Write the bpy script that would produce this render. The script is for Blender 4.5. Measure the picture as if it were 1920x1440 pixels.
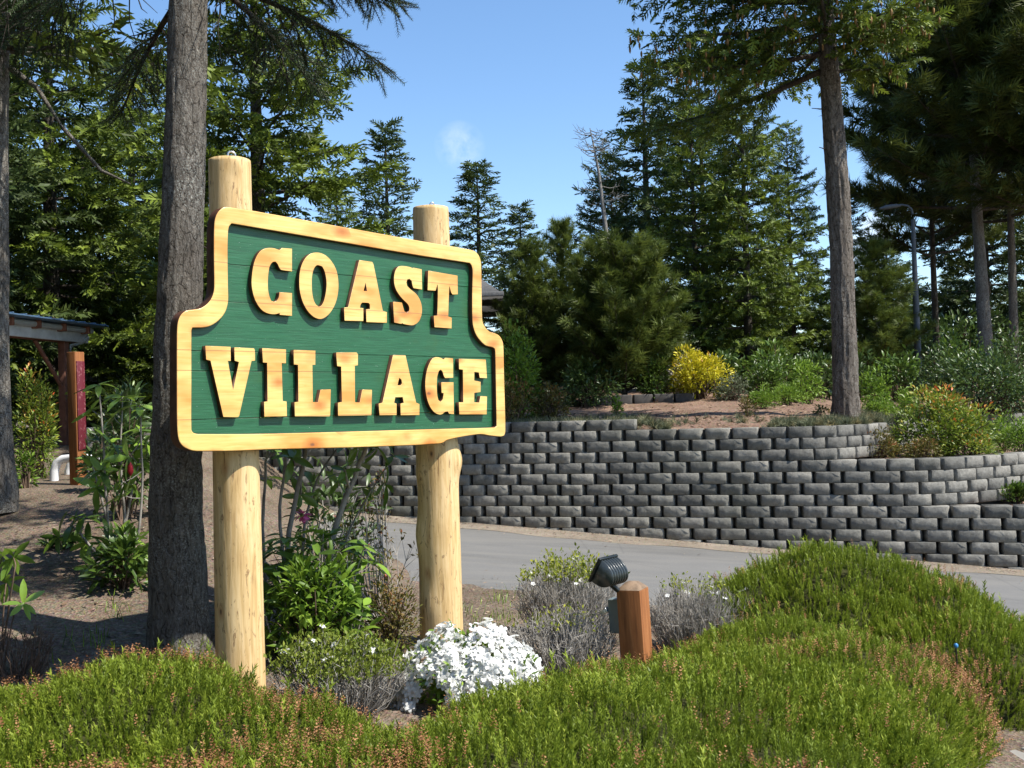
import bpy, bmesh, math, random
import numpy as np
from mathutils import Matrix, Vector
R_ = math.radians
for o in list(bpy.data.objects): bpy.data.objects.remove(o)
sc = bpy.context.scene
COL = sc.collection

# ------------------------------------------------------------------ camera
EYE = np.array([0.0, 0.0, 1.6]); FPX = 1884.0
PITCH, ROLL = R_(1.4), R_(1.6)
cF = np.array([0, math.cos(PITCH), math.sin(PITCH)])
_r0 = np.array([1.0, 0, 0]); _u0 = np.array([0, -math.sin(PITCH), math.cos(PITCH)])
cR = math.cos(ROLL)*_r0 - math.sin(ROLL)*_u0
cU = math.sin(ROLL)*_r0 + math.cos(ROLL)*_u0
cam = bpy.data.cameras.new('camera'); cam.sensor_width = 36; cam.lens = 36*FPX/1920
cam.clip_start = 0.05; cam.clip_end = 3000
camo = bpy.data.objects.new('camera', cam); COL.objects.link(camo)
camo.matrix_world = Matrix(((cR[0], cU[0], -cF[0], EYE[0]), (cR[1], cU[1], -cF[1], EYE[1]), (cR[2], cU[2], -cF[2], EYE[2]), (0, 0, 0, 1)))
sc.camera = camo

# ------------------------------------------------------------------ world, sun, exposure
SUN_EL = R_(53); SUN_DIR = np.array([0.935*math.cos(SUN_EL), -0.355*math.cos(SUN_EL), math.sin(SUN_EL)])
SUN_ROT = math.atan2(0.935, -0.355)
w = bpy.data.worlds.new('World'); sc.world = w; w.use_nodes = True
nt = w.node_tree; nt.nodes.clear()
sky = nt.nodes.new('ShaderNodeTexSky'); sky.sky_type = 'NISHITA'; sky.sun_disc = False
sky.sun_elevation = SUN_EL; sky.sun_rotation = SUN_ROT
sky.altitude = 10; sky.air_density = 1.0; sky.dust_density = 0.3; sky.ozone_density = 2.0
bg = nt.nodes.new('ShaderNodeBackground'); bg.inputs['Strength'].default_value = 0.122
wo = nt.nodes.new('ShaderNodeOutputWorld')
nt.links.new(bg.outputs[0], wo.inputs[0])
# a few thin fair-weather cloud puffs, laid out by direction in the sky
geo = nt.nodes.new('ShaderNodeTexCoord')
def wmath(op, a, b=None, clamp=False):
    n = nt.nodes.new('ShaderNodeMath'); n.operation = op; n.use_clamp = clamp
    for i, v in enumerate((a, b)):
        if v is None: continue
        if isinstance(v, (int, float)): n.inputs[i].default_value = v
        else: nt.links.new(v, n.inputs[i])
    return n.outputs[0]
noi = nt.nodes.new('ShaderNodeTexNoise'); noi.inputs['Scale'].default_value = 26; noi.inputs['Detail'].default_value = 6; noi.inputs['Roughness'].default_value = .62
nt.links.new(geo.outputs['Generated'], noi.inputs['Vector'])
def skydir(px, py):
    d = cF + (px-960)/FPX*cR + (720-py)/FPX*cU
    return d/np.linalg.norm(d)
acc = None
for (px, py, rad, amt) in ((862, 275, .017, .36), (1655, 430, .016, 1.0), (1615, 470, .018, .7), (-700, 300, .05, .8), (2600, 420, .06, .9)):
    d = skydir(px, py)
    vd = nt.nodes.new('ShaderNodeVectorMath'); vd.operation = 'DISTANCE'
    nt.links.new(geo.outputs['Generated'], vd.inputs[0]); vd.inputs[1].default_value = d
    m = wmath('SUBTRACT', 1.0, wmath('DIVIDE', vd.outputs['Value'], rad*1.5), True)
    m = wmath('MULTIPLY', wmath('POWER', m, 0.8), amt)
    acc = m if acc is None else wmath('MAXIMUM', acc, m)
cl = wmath('MULTIPLY', acc, wmath('SUBTRACT', wmath('MULTIPLY', noi.outputs['Fac'], 4.2), 1.55, True), True)
mx = nt.nodes.new('ShaderNodeMixRGB'); nt.links.new(cl, mx.inputs[0]); hsv = nt.nodes.new('ShaderNodeHueSaturation'); hsv.inputs['Saturation'].default_value = 1.12; hsv.inputs['Value'].default_value = 1.1
nt.links.new(sky.outputs[0], hsv.inputs['Color']); nt.links.new(hsv.outputs[0], mx.inputs[1])
mx.inputs[2].default_value = (6.6, 6.9, 7.2, 1)
nt.links.new(mx.outputs[0], bg.inputs['Color'])
sun = bpy.data.lights.new('sun', 'SUN'); sun.energy = 4.7; sun.angle = R_(0.55); sun.color = (1.0, .95, .86)
suno = bpy.data.objects.new('sun', sun); COL.objects.link(suno); suno.location = (20, -6, 30)
suno.rotation_euler = Vector(-SUN_DIR).to_track_quat('-Z', 'Y').to_euler()
sc.view_settings.view_transform = 'Standard'; sc.view_settings.look = 'None'
sc.view_settings.exposure = 0.78; sc.view_settings.gamma = 1.0; sc.view_settings.use_curve_mapping = False
sc.render.engine = 'CYCLES'
sc.cycles.max_bounces = 5; sc.cycles.diffuse_bounces = 3; sc.cycles.glossy_bounces = 2; sc.cycles.transmission_bounces = 3; sc.cycles.transparent_max_bounces = 4
sc.cycles.use_denoising = True

# ------------------------------------------------------------------ helpers
def ray(px, py): return cF + (px-960)/FPX*cR + (720-py)/FPX*cU
def P(px, py, Y):
    d = ray(px, py); return EYE + d*(Y/d[1])
def proj(p):
    d = np.asarray(p, float)-EYE; z = d@cF
    return 960+FPX*(d@cR)/z, 720-FPX*(d@cU)/z
def nrm(v):
    v = np.asarray(v, float); return v/(np.linalg.norm(v, axis=-1, keepdims=True)+1e-12)
def hash3(i, j, k, s):
    h = (i*374761393 + j*668265263 + k*2147483647 + s*974634541) & 0xffffffff
    h = ((h ^ (h >> 13))*1274126177) & 0xffffffff
    h = ((h ^ (h >> 16))*2246822519) & 0xffffffff
    return ((h ^ (h >> 15)) & 0xffff)/65535.0
def vnoise(Pn, seed=0):
    Pn = np.asarray(Pn, float); i = np.floor(Pn).astype(np.int64); f = Pn-i; u = f*f*(3-2*f); r = 0
    for a in (0, 1):
        for b in (0, 1):
            for c in (0, 1):
                wgt = (u[..., 0] if a else 1-u[..., 0])*(u[..., 1] if b else 1-u[..., 1])*(u[..., 2] if c else 1-u[..., 2])
                r = r + wgt*hash3(i[..., 0]+a, i[..., 1]+b, i[..., 2]+c, seed)
    return r
def fbm(Pn, seed=0, oct=3):
    r = 0; a = .5; Pn = np.asarray(Pn, float)
    for o in range(oct): r = r + a*vnoise(Pn*(2**o), seed+o*7); a *= .5
    return r/(1-.5**oct)
def sstep(a, b, x):
    t = np.clip((x-a)/(b-a), 0, 1); return t*t*(3-2*t)

class Geo:                       # collects vertices and faces, then builds ONE mesh
    def __init__(s): s.V = []; s.F = []; s.A = []; s.n = 0
    def add(s, V, F, a=0.5):
        V = np.asarray(V, float).reshape(-1, 3); F = np.asarray(F, np.int64)
        s.V.append(V); s.F.append(F+s.n); s.n += len(V)
        s.A.append(np.broadcast_to(np.asarray(a, float), (len(V),)))
    def mesh(s, name, mat=None, smooth=False, attr=True):
        return make_mesh(name, np.concatenate(s.V), s.F, mat, np.concatenate(s.A) if attr else None, smooth)
def make_mesh(name, V, Fl, mat=None, attr=None, smooth=False):
    if isinstance(Fl, np.ndarray): Fl = [Fl]
    me = bpy.data.meshes.new(name)
    me.vertices.add(len(V)); me.vertices.foreach_set('co', np.ascontiguousarray(V, np.float32).ravel())
    li = np.concatenate([f.ravel() for f in Fl]).astype(np.int32)
    cnt = np.concatenate([np.full(len(f), f.shape[1], np.int32) for f in Fl])
    me.loops.add(len(li)); me.loops.foreach_set('vertex_index', li)
    st = np.concatenate([[0], np.cumsum(cnt)[:-1]]).astype(np.int32)
    me.polygons.add(len(cnt)); me.polygons.foreach_set('loop_start', st)
    me.update(calc_edges=True); me.validate()
    if smooth: me.polygons.foreach_set('use_smooth', np.ones(len(cnt), bool))
    if attr is not None:
        at = me.attributes.new('rnd', 'FLOAT', 'POINT'); at.data.foreach_set('value', np.ascontiguousarray(attr, np.float32))
    if mat: me.materials.append(mat)
    return me
def link(name, data, parent=None, mw=None):
    o = bpy.data.objects.new(name, data); COL.objects.link(o)
    if mw is None: mw = Matrix.Identity(4)
    if parent is not None:
        o.parent = parent; o.matrix_basis = mw           # local to the parent
    else: o.matrix_world = mw
    return o
def T(p): return Matrix.Translation(Vector([float(x) for x in p]))
def thing(name, label, cat, loc, group=None, rotz=0.0, scale=1.0):
    o = bpy.data.objects.new(name, None); COL.objects.link(o); o.empty_display_size = .2
    o.location = [float(x) for x in loc]; o.rotation_euler = (0, 0, rotz); o.scale = (scale,)*3
    return tag(o, label, cat, group)
def tag(o, label, cat, group=None, kind=None):
    if label: o['label'] = label
    if cat: o['category'] = cat
    if group: o['group'] = group
    if kind: o['kind'] = kind
    return o
def struct(name, me, label=None):
    o = link(name, me); o['kind'] = 'structure'
    if label: o['label'] = label
    return o
def basis(d, up=None, roll=None):
    """matrices (N,3,3) whose columns are x=d, y, z"""
    d = nrm(d); N = len(d)
    if up is None: up = np.tile([0, 0, 1.0], (N, 1))
    y = np.cross(up, d); bad = np.linalg.norm(y, axis=1) < 1e-4; y[bad] = np.cross(np.array([1.0, 0, 0]), d[bad]); y = nrm(y); z = np.cross(d, y)
    if roll is not None:
        c, s = np.cos(roll)[:, None], np.sin(roll)[:, None]; y, z = c*y+s*z, c*z-s*y
    return np.stack([d, y, z], axis=2)
def tile(TV, TF, M, Tr, S=None):
    if S is not None: M = M*np.asarray(S).reshape(-1, 1, 1)
    V = np.einsum('nij,kj->nki', M, TV)+Tr[:, None, :]
    F = (TF[None, :, :]+(np.arange(len(M))*len(TV))[:, None, None]).reshape(-1, TF.shape[1])
    return V.reshape(-1, 3), F
def tube(pts, rad, n=6, cap=True):
    pts = np.asarray(pts, float); m = len(pts); rad = np.broadcast_to(np.asarray(rad, float), (m,))
    t = np.gradient(pts, axis=0); t = nrm(t)
    ref = np.array([0.3, 0.2, 0.93]) if abs(t[0][2]) < .8 else np.array([1.0, 0.05, 0])
    x = nrm(np.cross(np.tile(ref, (m, 1)), t)); y = np.cross(t, x)
    a = np.linspace(0, 2*math.pi, n, endpoint=False)
    V = pts[:, None, :]+rad[:, None, None]*(np.cos(a)[None, :, None]*x[:, None, :]+np.sin(a)[None, :, None]*y[:, None, :])
    i = np.arange(m-1)[:, None]*n; j = np.arange(n)[None, :]; k = (j+1) % n
    F = np.stack([i+j, i+k, i+n+k, i+n+j], -1).reshape(-1, 4)
    return V.reshape(-1, 3), F
def box(c, s, M=None):
    c = np.asarray(c, float); s = np.asarray(s, float)/2
    V = np.array([[x, y, z] for x in (-1, 1) for y in (-1, 1) for z in (-1, 1)])*s
    if M is not None: V = V@np.asarray(M).T
    F = np.array([[0, 1, 3, 2], [4, 6, 7, 5], [0, 4, 5, 1], [2, 3, 7, 6], [0, 2, 6, 4], [1, 5, 7, 3]])
    return V+c, F
def bevel_me(me, wd, seg=2):
    bm = bmesh.new(); bm.from_mesh(me)
    bmesh.ops.bevel(bm, geom=bm.edges[:], offset=wd, segments=seg, profile=.5, affect='EDGES'); bm.to_mesh(me); bm.free(); return me
def boxme(name, c, s, mat, bev=0.0, M=None):
    V, F = box(c, s, M); me = make_mesh(name, V, F, mat)
    if bev: bevel_me(me, bev)
    return me

# ------------------------------------------------------------------ materials
class NT:
    def __init__(s, name):
        s.m = bpy.data.materials.new(name); s.m.use_nodes = True; s.t = s.m.node_tree; s.t.nodes.clear()
        s.out = s.t.nodes.new('ShaderNodeOutputMaterial')
    def n(s, typ, **kw):
        nd = s.t.nodes.new(typ)
        for k, v in kw.items():
            if k in nd.inputs.keys(): s.set(nd.inputs[k], v)
            else: setattr(nd, k, v)
        return nd
    def set(s, inp, v):
        if isinstance(v, bpy.types.NodeSocket): s.t.links.new(v, inp)
        elif isinstance(v, (tuple, list)) and inp.type == 'RGBA' and len(v) == 3: inp.default_value = (*v, 1)
        else: inp.default_value = v
    def coord(s, kind='Object', scale=(1, 1, 1), loc=(0, 0, 0)):
        c = s.t.nodes.new('ShaderNodeTexCoord'); mp = s.t.nodes.new('ShaderNodeMapping')
        s.t.links.new(c.outputs[kind], mp.inputs['Vector']); mp.inputs['Scale'].default_value = scale; mp.inputs['Location'].default_value = loc
        return mp.outputs[0]
    def pos(s, scale=(1, 1, 1)):
        g = s.t.nodes.new('ShaderNodeNewGeometry'); mp = s.t.nodes.new('ShaderNodeMapping')
        s.t.links.new(g.outputs['Position'], mp.inputs['Vector']); mp.inputs['Scale'].default_value = scale; return mp.outputs[0]
    def noise(s, vec, scale, detail=4, rough=.55, dist=0):
        n = s.n('ShaderNodeTexNoise', Scale=scale, Detail=detail, Roughness=rough, Distortion=dist); s.t.links.new(vec, n.inputs['Vector']); return n.outputs['Fac']
    def voro(s, vec, scale, feature='F1', out='Distance'):
        n = s.n('ShaderNodeTexVoronoi', feature=feature, Scale=scale); s.t.links.new(vec, n.inputs['Vector']); return n.outputs[out]
    def ramp(s, fac, stops):
        r = s.t.nodes.new('ShaderNodeValToRGB'); s.set(r.inputs[0], fac); e = r.color_ramp.elements
        while len(e) < len(stops): e.new(.5)
        for i, (p, c) in enumerate(stops):
            e[i].position = p; e[i].color = (*c, 1) if len(c) == 3 else c
        return r.outputs[0]
    def mix(s, f, a, b, mode='MIX'):
        m = s.t.nodes.new('ShaderNodeMixRGB'); m.blend_type = mode
        for i, v in enumerate((f, a, b)): s.set(m.inputs[i], v)
        return m.outputs[0]
    def math(s, op, a, b=None, clamp=False):
        m = s.t.nodes.new('ShaderNodeMath'); m.operation = op; m.use_clamp = clamp
        s.set(m.inputs[0], a)
        if b is not None: s.set(m.inputs[1], b)
        return m.outputs[0]
    def attr(s, name='rnd'):
        a = s.t.nodes.new('ShaderNodeAttribute'); a.attribute_name = name; return a.outputs['Fac']
    def orand(s): return s.t.nodes.new('ShaderNodeObjectInfo').outputs['Random']
    def bump(s, h, st=.5, dist=.01, nrm_=None):
        b = s.n('ShaderNodeBump', Strength=st, Distance=dist); s.t.links.new(h, b.inputs['Height'])
        if nrm_ is not None: s.t.links.new(nrm_, b.inputs['Normal'])
        return b.outputs[0]
    def bsdf(s, col, rough=.6, normal=None, metal=0.0, spec=.4, coat=0.0):
        p = s.t.nodes.new('ShaderNodeBsdfPrincipled'); s.set(p.inputs['Base Color'], col); s.set(p.inputs['Roughness'], rough)
        p.inputs['Metallic'].default_value = metal; p.inputs['Specular IOR Level'].default_value = spec; p.inputs['Coat Weight'].default_value = coat; p.inputs['Coat Roughness'].default_value = .15
        if normal is not None: s.t.links.new(normal, p.inputs['Normal'])
        return p.outputs[0]
    def done(s, sh): s.t.links.new(sh, s.out.inputs[0]); return s.m
def leaf_mat(name, stops, trans=.25, rough=.5, tcol=None, spec=.3, orand=0.0):
    t = NT(name); a = t.attr()
    if orand: a = t.math('ADD', a, t.math('MULTIPLY', t.math('SUBTRACT', t.orand(), .5), orand), True)
    c = t.ramp(a, stops)
    sh = t.bsdf(c, rough, spec=spec)
    tr = t.n('ShaderNodeBsdfTranslucent'); tc = t.mix(.5, c, tcol, 'MIX') if tcol else c
    t.set(tr.inputs[0], tc)
    mx = t.t.nodes.new('ShaderNodeMixShader'); mx.inputs[0].default_value = trans
    t.t.links.new(sh, mx.inputs[1]); t.t.links.new(tr.outputs[0], mx.inputs[2])
    return t.done(mx.outputs[0])
def plain(name, col, rough=.6, metal=0.0, var=.15, scale=8, bump=.1, spec=.4, coat=0.0):
    t = NT(name); p = t.pos(); n = t.noise(p, scale, 5)
    c = t.ramp(n, [(.3, tuple(x*(1-var) for x in col)), (.7, tuple(min(1, x*(1+var)) for x in col))])
    b = t.bump(t.noise(p, scale*6, 3), bump, .004)
    return t.done(t.bsdf(c, rough, b, metal, spec, coat))
# surface materials
def mk_soil(name, c1, c2, c3, chip=30):
    t = NT(name); p = t.pos(); n1 = t.noise(p, 1.3, 6, .6); n2 = t.noise(p, chip, 4, .7); v = t.voro(p, chip*1.6, out='Color')
    c = t.ramp(n2, [(.25, c1), (.5, c2), (.78, c3)])
    c = t.mix(.16, c, v, 'OVERLAY'); hs = t.n('ShaderNodeHueSaturation', Saturation=.9, Value=1.0); t.set(hs.inputs['Color'], c)
    c = t.mix(t.ramp(n1, [(.35, (0, 0, 0)), (.7, (1, 1, 1))]), t.mix(1, hs.outputs[0], (.62, .6, .58), 'MULTIPLY'), hs.outputs[0])
    h = t.math('ADD', n2, t.math('MULTIPLY', t.voro(p, chip*1.6), .6))
    return t.done(t.bsdf(c, .95, t.bump(h, .9, .02), spec=.1))
M_soil = mk_soil('soil', (.09, .065, .045), (.2, .15, .105), (.36, .29, .21), 34)
M_bark = mk_soil('bark_mulch', (.12, .07, .045), (.27, .17, .115), (.42, .3, .21), 26)
def mk_asphalt():
    t = NT('asphalt'); p = t.pos(); n1 = t.noise(p, .8, 5); n2 = t.noise(p, 120, 3, .7); n3 = t.noise(t.pos((.5, 3, 1)), 1.4, 4)
    c = t.ramp(n2, [(.2, (.10, .098, .094)), (.8, (.22, .215, .205))])
    c = t.mix(t.math('MULTIPLY', n1, .55), c, (.125, .121, .113)); n4 = t.noise(t.pos((.35, 1.2, 1)), .9, 6, .7); c = t.mix(t.ramp(n4, [(.5, (0, 0, 0)), (.62, (.45, .45, .45))]), c, (.095, .093, .088)); sp_ = t.noise(p, 260, 2); c = t.mix(t.ramp(sp_, [(.62, (0, 0, 0)), (.72, (.7, .7, .7))]), c, (.34, .33, .31)); c = t.mix(t.ramp(n3, [(.45, (0, 0, 0)), (.75, (.6, .6, .6))]), c, (.20, .19, .17))
    # hairline cracks
    cr = t.ramp(t.voro(t.pos((1, 1, 1)), .55, 'DISTANCE_TO_EDGE'), [(.0, (1, 1, 1)), (.006, (0, 0, 0))])
    c = t.mix(t.math('MULTIPLY', cr, t.math('MULTIPLY', n1, .55)), c, (.07, .07, .07))
    return t.done(t.bsdf(c, .85, t.bump(n2, .5, .004), spec=.25))
M_asphalt = mk_asphalt()
M_dust = mk_soil('sandy_shoulder', (.22, .18, .13), (.36, .3, .23), (.46, .40, .32), 60)
M_conc = plain('kerb_concrete', (.27, .25, .22), .9, var=.22, scale=5, bump=.5, spec=.15)
def mk_block(objr=True):
    t = NT('split_face_concrete' if objr else 'split_face_concrete_far'); p = t.pos(); n1 = t.noise(p, 22, 6, .65); n2 = t.noise(p, 150, 3); n3 = t.noise(p, .9, 4)
    r = t.orand() if objr else t.attr()
    c = t.ramp(n1, [(.25, (.125, .122, .113)), (.75, (.25, .245, .228))])
    c = t.mix(1, c, t.ramp(r, [(0, (.66, .655, .64)), (.5, (1, .985, .95)), (1, (1.35, 1.31, 1.24))]), 'MULTIPLY')
    st = t.ramp(n3, [(.48, (0, 0, 0)), (.75, (1, 1, 1))])
    c = t.mix(t.math('MULTIPLY', st, .65), c, (.085, .09, .07)); ef = t.noise(t.pos((1, 1, .5)), 5, 5, .7); c = t.mix(t.ramp(ef, [(.6, (0, 0, 0)), (.72, (.45, .45, .45))]), c, (.34, .33, .30))
    h = t.math('ADD', n1, t.math('MULTIPLY', n2, .4))
    return t.done(t.bsdf(c, .92, t.bump(h, .8, .012), spec=.15))
M_block = mk_block(True); M_blockj = mk_block(False)
M_dark = plain('dark_wall_backing', (.05, .05, .048), .95, spec=.05)

# ------------------------------------------------------------------ terrain heights
WL = np.array([-0.87, 14.85]); WD = np.array([.9603, -.2789]); WN = np.array([-.2789, -.9603])     # wall line, its direction, its front
def yk(x): return 9.28-.295*x                     # kerb line
def ywall(x): return 14.85-(x+.87)*.2904
def zroad(x): return -.1-.078*(np.clip(x, -9, 14)+.6)
def G(x, y):
    x = np.asarray(x, float); y = np.asarray(y, float)
    zr = zroad(x)-.012
    bed = .10-.13*np.clip(x, 0, 6)+.03*np.clip(-x, 0, 3)*0
    d = yk(x)-y                                   # metres in front of the kerb
    zb = zr+.10+(bed-zr-.10)*sstep(0, 3.2, d)
    z = np.where(d > 0, zb, zr)
    zl = .1+.15*np.clip(y-4.9, 0, 5.2)+.045*np.clip(y-10, 0, 9)
    wl = sstep(-.9, -3.0, x)*sstep(4.2, 6.5, y)*(1-sstep(9.5, 12.0, y)*sstep(-4.6, -2.5, x))
    z = z+(zl-z)*wl
    zfar = np.clip(z, -.8, 1.3)
    z = np.where(y > 30, zfar*.0+np.where(x < -5, 1.3, -.3), z)
    bump = (fbm(np.stack([x*1.1, y*1.1, x*0], -1), 3)-.5)*.09+(fbm(np.stack([x*4, y*4, x*0], -1), 9)-.5)*.035
    off = sstep(.1, .8, d)
    return z+bump*np.clip(off, 0, 1)*(np.abs(x) < 40)
def Gs(x, y): return float(G(np.array([x]), np.array([y]))[0])
def ax(*segs): return np.unique(np.concatenate([np.arange(a, b, s) for a, b, s in segs]))
gx = ax((-400, -40, 60), (-40, -12, 2.5), (-12, 9, .19), (9, 40, 2.2), (40, 401, 60)); gy = ax((-30, -2, 3), (-2, 16, .19), (16, 32, .9), (32, 100, 9), (100, 460, 60))
XX, YY = np.meshgrid(gx, gy, indexing='ij'); ZZ = G(XX, YY)
def gridF(a, b):
    i = np.arange(a-1)[:, None]*b; j = np.arange(b-1)[None, :]
    return np.stack([i+j, i+b+j, i+b+j+1, i+j+1], -1).reshape(-1, 4)
struct('ground', make_mesh('ground', np.stack([XX, YY, ZZ], -1).reshape(-1, 3), gridF(len(gx), len(gy)), M_soil, smooth=True))

# road, shoulder, kerb stones, paving in the near corner
def strip(name, xs, fy0, fy1, fz, mat, n=2):
    ts = np.linspace(0, 1, n); V = np.array([[x, fy0(x)+(fy1(x)-fy0(x))*t, fz(x, t)] for x in xs for t in ts])
    return struct(name, make_mesh(name, V, gridF(len(xs), n), mat))
def road_l(x): return np.clip(-(x+2.2), 0, 99)*0.0
strip('road', np.linspace(-11, 14, 60), yk, lambda x: ywall(x)+.12, lambda x, t: zroad(x)+.03*math.sin(t*math.pi), M_asphalt, 9)
def sh0(x): return ywall(x)-.62-.1*math.sin(x*1.7)-.05*math.sin(x*5.1)
strip('road_shoulder', np.linspace(-11, 14, 160), sh0, lambda x: ywall(x)+.1, lambda x, t: zroad(x)+.03*math.sin(math.pi*(.9))+.006+.03*t, M_dust, 3)
kerb = bpy.data.objects.new('kerb', None); COL.objects.link(kerb); kerb['kind'] = 'structure'
km = boxme('kerb_stone', (0, 0, 0), (1.19, .15, .3), M_conc, .018)
for i in range(-8, 9):
    x = i*1.15; a = math.atan2(-.295, 1)
    mw = T((x, yk(x)-.075, zroad(x)-.15+.05)) @ Matrix.Rotation(a, 4, 'Z') @ Matrix.Rotation(.075, 4, 'Y')
    link('kerb_stone', km, kerb, mw)
pave = bpy.data.objects.new('paving', None); COL.objects.link(pave); pave['kind'] = 'structure'
pm = boxme('paver', (0, 0, 0), (.58, .29, .09), M_conc, .012)
rp = random.Random(4)
for i in range(8):
    for j in range(4):
        q = np.array([2.62, 5.12])+np.array([.95, .42])*(i*.6-.3)*1.0+np.array([.42, -.95])*(j*.305)
        link('paver', pm, pave, T((q[0], q[1], -.27-.02*j+rp.uniform(-.006, .006))) @ Matrix.Rotation(.416+rp.uniform(-.02, .02), 4, 'Z') @ Matrix.Rotation(rp.uniform(-.02, .02), 4, 'X'))

# ------------------------------------------------------------------ retaining wall
BH, BP = .152, .372
rg = np.random.default_rng(5)
def block_mesh(k):
    r = np.random.default_rng(100+k); fw = .304+r.uniform(-.016, .016); h = BH-.003; ch = .008
    xs = [-fw/2, -fw/2+ch, -fw*.16+r.uniform(-.03, .03), fw*.18+r.uniform(-.03, .03), fw/2-ch, fw/2]; zs = [0, ch*.8, h*.5+r.uniform(-.02, .02), h-ch*.8, h]; nx, nz = 6, 5; V = []
    for i, x in enumerate(xs):
        for j, z in enumerate(zs):
            ed = (i in (0, nx-1)) or (j in (0, nz-1)); inn = 0 < i < nx-1 and 0 < j < nz-1
            V.append([x+r.uniform(-.006, .006), (.009+r.uniform(-.005, .004)) if ed else r.uniform(-.010, .005), z+(r.uniform(-.006, .006) if inn else 0)])
    F = []
    for i in range(nx-1):
        for j in range(nz-1):
            a = i*nz+j; F += [[a, a+nz, a+nz+1], [a, a+nz+1, a+1]] if (i+j+k) % 2 else [[a, a+nz, a+1], [a+nz, a+nz+1, a+1]]
    n0 = len(V)      # V-shaped joints that run to full width behind the face, then the tail
    for x, y in ((-BP/2+.006, .10), (BP/2-.006, .10), (BP/2-.03, .28), (-BP/2+.03, .28)):
        V += [[x, y, 0.0], [x, y, h]]
    bl, br, tr, tl = n0, n0+2, n0+4, n0+6; Rr = [(nx-1)*nz+j for j in range(nz)]
    for j in range(nz-1):
        F += [[bl if j < 2 else bl+1, j, j+1]]; F += [[Rr[j], br if j < 2 else br+1, Rr[j+1]]]
    F += [[bl, 2, bl+1], [Rr[2], br, br+1]]
    for a, b in ((br, tr), (tr, tl), (tl, bl)): F += [[a, b, b+1], [a, b+1, a+1]]
    for q, t_ in ((nz-1, 1), (0, 0)):
        e = [i*nz+q for i in range(nx)]; f = []
        for i in range(nx-1): f.append([e[i], e[i+1], (bl if i < 3 else br)+t_])
        f += [[e[3], br+t_, bl+t_], [bl+t_, br+t_, tr+t_], [bl+t_, tr+t_, tl+t_]]
        F += f if t_ else [x[::-1] for x in f]
    return np.array(V), np.array(F)
BV = [block_mesh(k) for k in range(7)]; BM = [make_mesh('block', v, f, M_block) for v, f in BV]
def wpt(s): return WL+WD*s
def px2s(px):
    lo, hi = -12., 12.
    for _ in range(50):
        m = (lo+hi)/2; q = wpt(m)
        if proj((q[0], q[1], .6))[0] < px: lo = m
        else: hi = m
    return lo
sA0 = -4.4
def path_line(s0, s1): return [wpt(s) for s in np.arange(s0, s1+.01, .1)]
def bend(pts, segs):
    """continue a path with (length, turn in degrees) pieces"""
    pts = list(pts); a = math.atan2(WD[1], WD[0]); p = pts[-1].copy()
    for ln, tr in segs:
        n = max(2, int(ln/.1))
        for _ in range(n):
            a += R_(tr)/n; p = p+np.array([math.cos(a), math.sin(a)])*ln/n; pts.append(p.copy())
    return pts
pathA = path_line(sA0, 12.0)
pathB = bend(path_line(sA0, px2s(1672)), [(1.3, 42), (1.8, 12), (5, -6)])
pathC = bend(path_line(sA0, px2s(1490)), [(1.1, 55), (1.6, 22), (5, -28), (9, -15)])
pathT = path_line(sA0, px2s(1236))
class Path:
    def __init__(s, pts):
        s.p = np.array(pts); s.l = np.concatenate([[0], np.cumsum(np.linalg.norm(np.diff(s.p, axis=0), axis=1))]); s.L = s.l[-1]
    def at(s, d):
        q = np.array([np.interp(d, s.l, s.p[:, 0]), np.interp(d, s.l, s.p[:, 1])]); e = .12
        a = np.array([np.interp(d+e, s.l, s.p[:, 0])-np.interp(d-e, s.l, s.p[:, 0]), np.interp(d+e, s.l, s.p[:, 1])-np.interp(d-e, s.l, s.p[:, 1])])
        return q, math.atan2(a[1], a[0])
PA, PB, PC, PT_ = Path(pathA), Path(pathB), Path(pathC), Path(pathT)
rows = []                                      # (path, row index counted down from the top course)
rows += [(PT_, -1)]+[(PC, k) for k in (0, 1, 2)]+[(PB, k) for k in (3, 4, 5, 6)]+[(PA, k) for k in range(7, 15)]
cand = []
for pt, k in rows:
    d = BP*(.5 if k % 2 else 0)+rg.uniform(-.03, .03)
    while d < pt.L-(.0 if k >= 0 else BP*.4):
        q, a = pt.at(d); sb = .011*(14-k)            # each course steps back a little
        n = np.array([math.sin(a), -math.cos(a)]); q = q-n*(sb-.08)
        zt = 1.25-BH*k
        if zt > zroad(q[0])+.02:
            px, py = proj((q[0], q[1], zt-BH/2))
            cand.append((q[0], q[1], zt-BH, a+rg.normal(0, .012), int(rg.integers(0, 7)), px, py, rg.uniform(-.008, .008)))
        d += BP*(1.0 if abs(a-math.atan2(WD[1], WD[0])) < .05 else .97)
def vis(c): return 722 < c[5] < 1935
def prio(c):
    x, y, px = c[0], c[1], c[5]
    return (0 if vis(c) else 1000)+math.hypot(x, y)*1.0+(6 if px < 860 else 0)
cand.sort(key=prio)
wall = thing('retaining_wall', 'stepped grey split-face concrete block retaining wall along the far side of the road', 'retaining wall', (2.5, 13.6, -.3))
wo0 = np.array([2.5, 13.6, -.3]); rest = Geo()
for i, (x, y, z, a, k, px, py, j) in enumerate(cand):
    n = np.array([math.sin(a), -math.cos(a)]); p = np.array([x+n[0]*j, y+n[1]*j, z])
    if i < 300: link('block', BM[k], wall, T(p-wo0) @ Matrix.Rotation(a, 4, 'Z'))
    elif -300 < px < 2300:
        c, s = math.cos(a), math.sin(a); M = np.array([[c, -s, 0], [s, c, 0], [0, 0, 1.]])
        rest.add(BV[k][0]@M.T+p-wo0, BV[k][1], rg.uniform())
ro = link('more_blocks', rest.mesh('more_blocks', M_blockj), wall); ro['kind'] = 'stuff'
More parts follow.
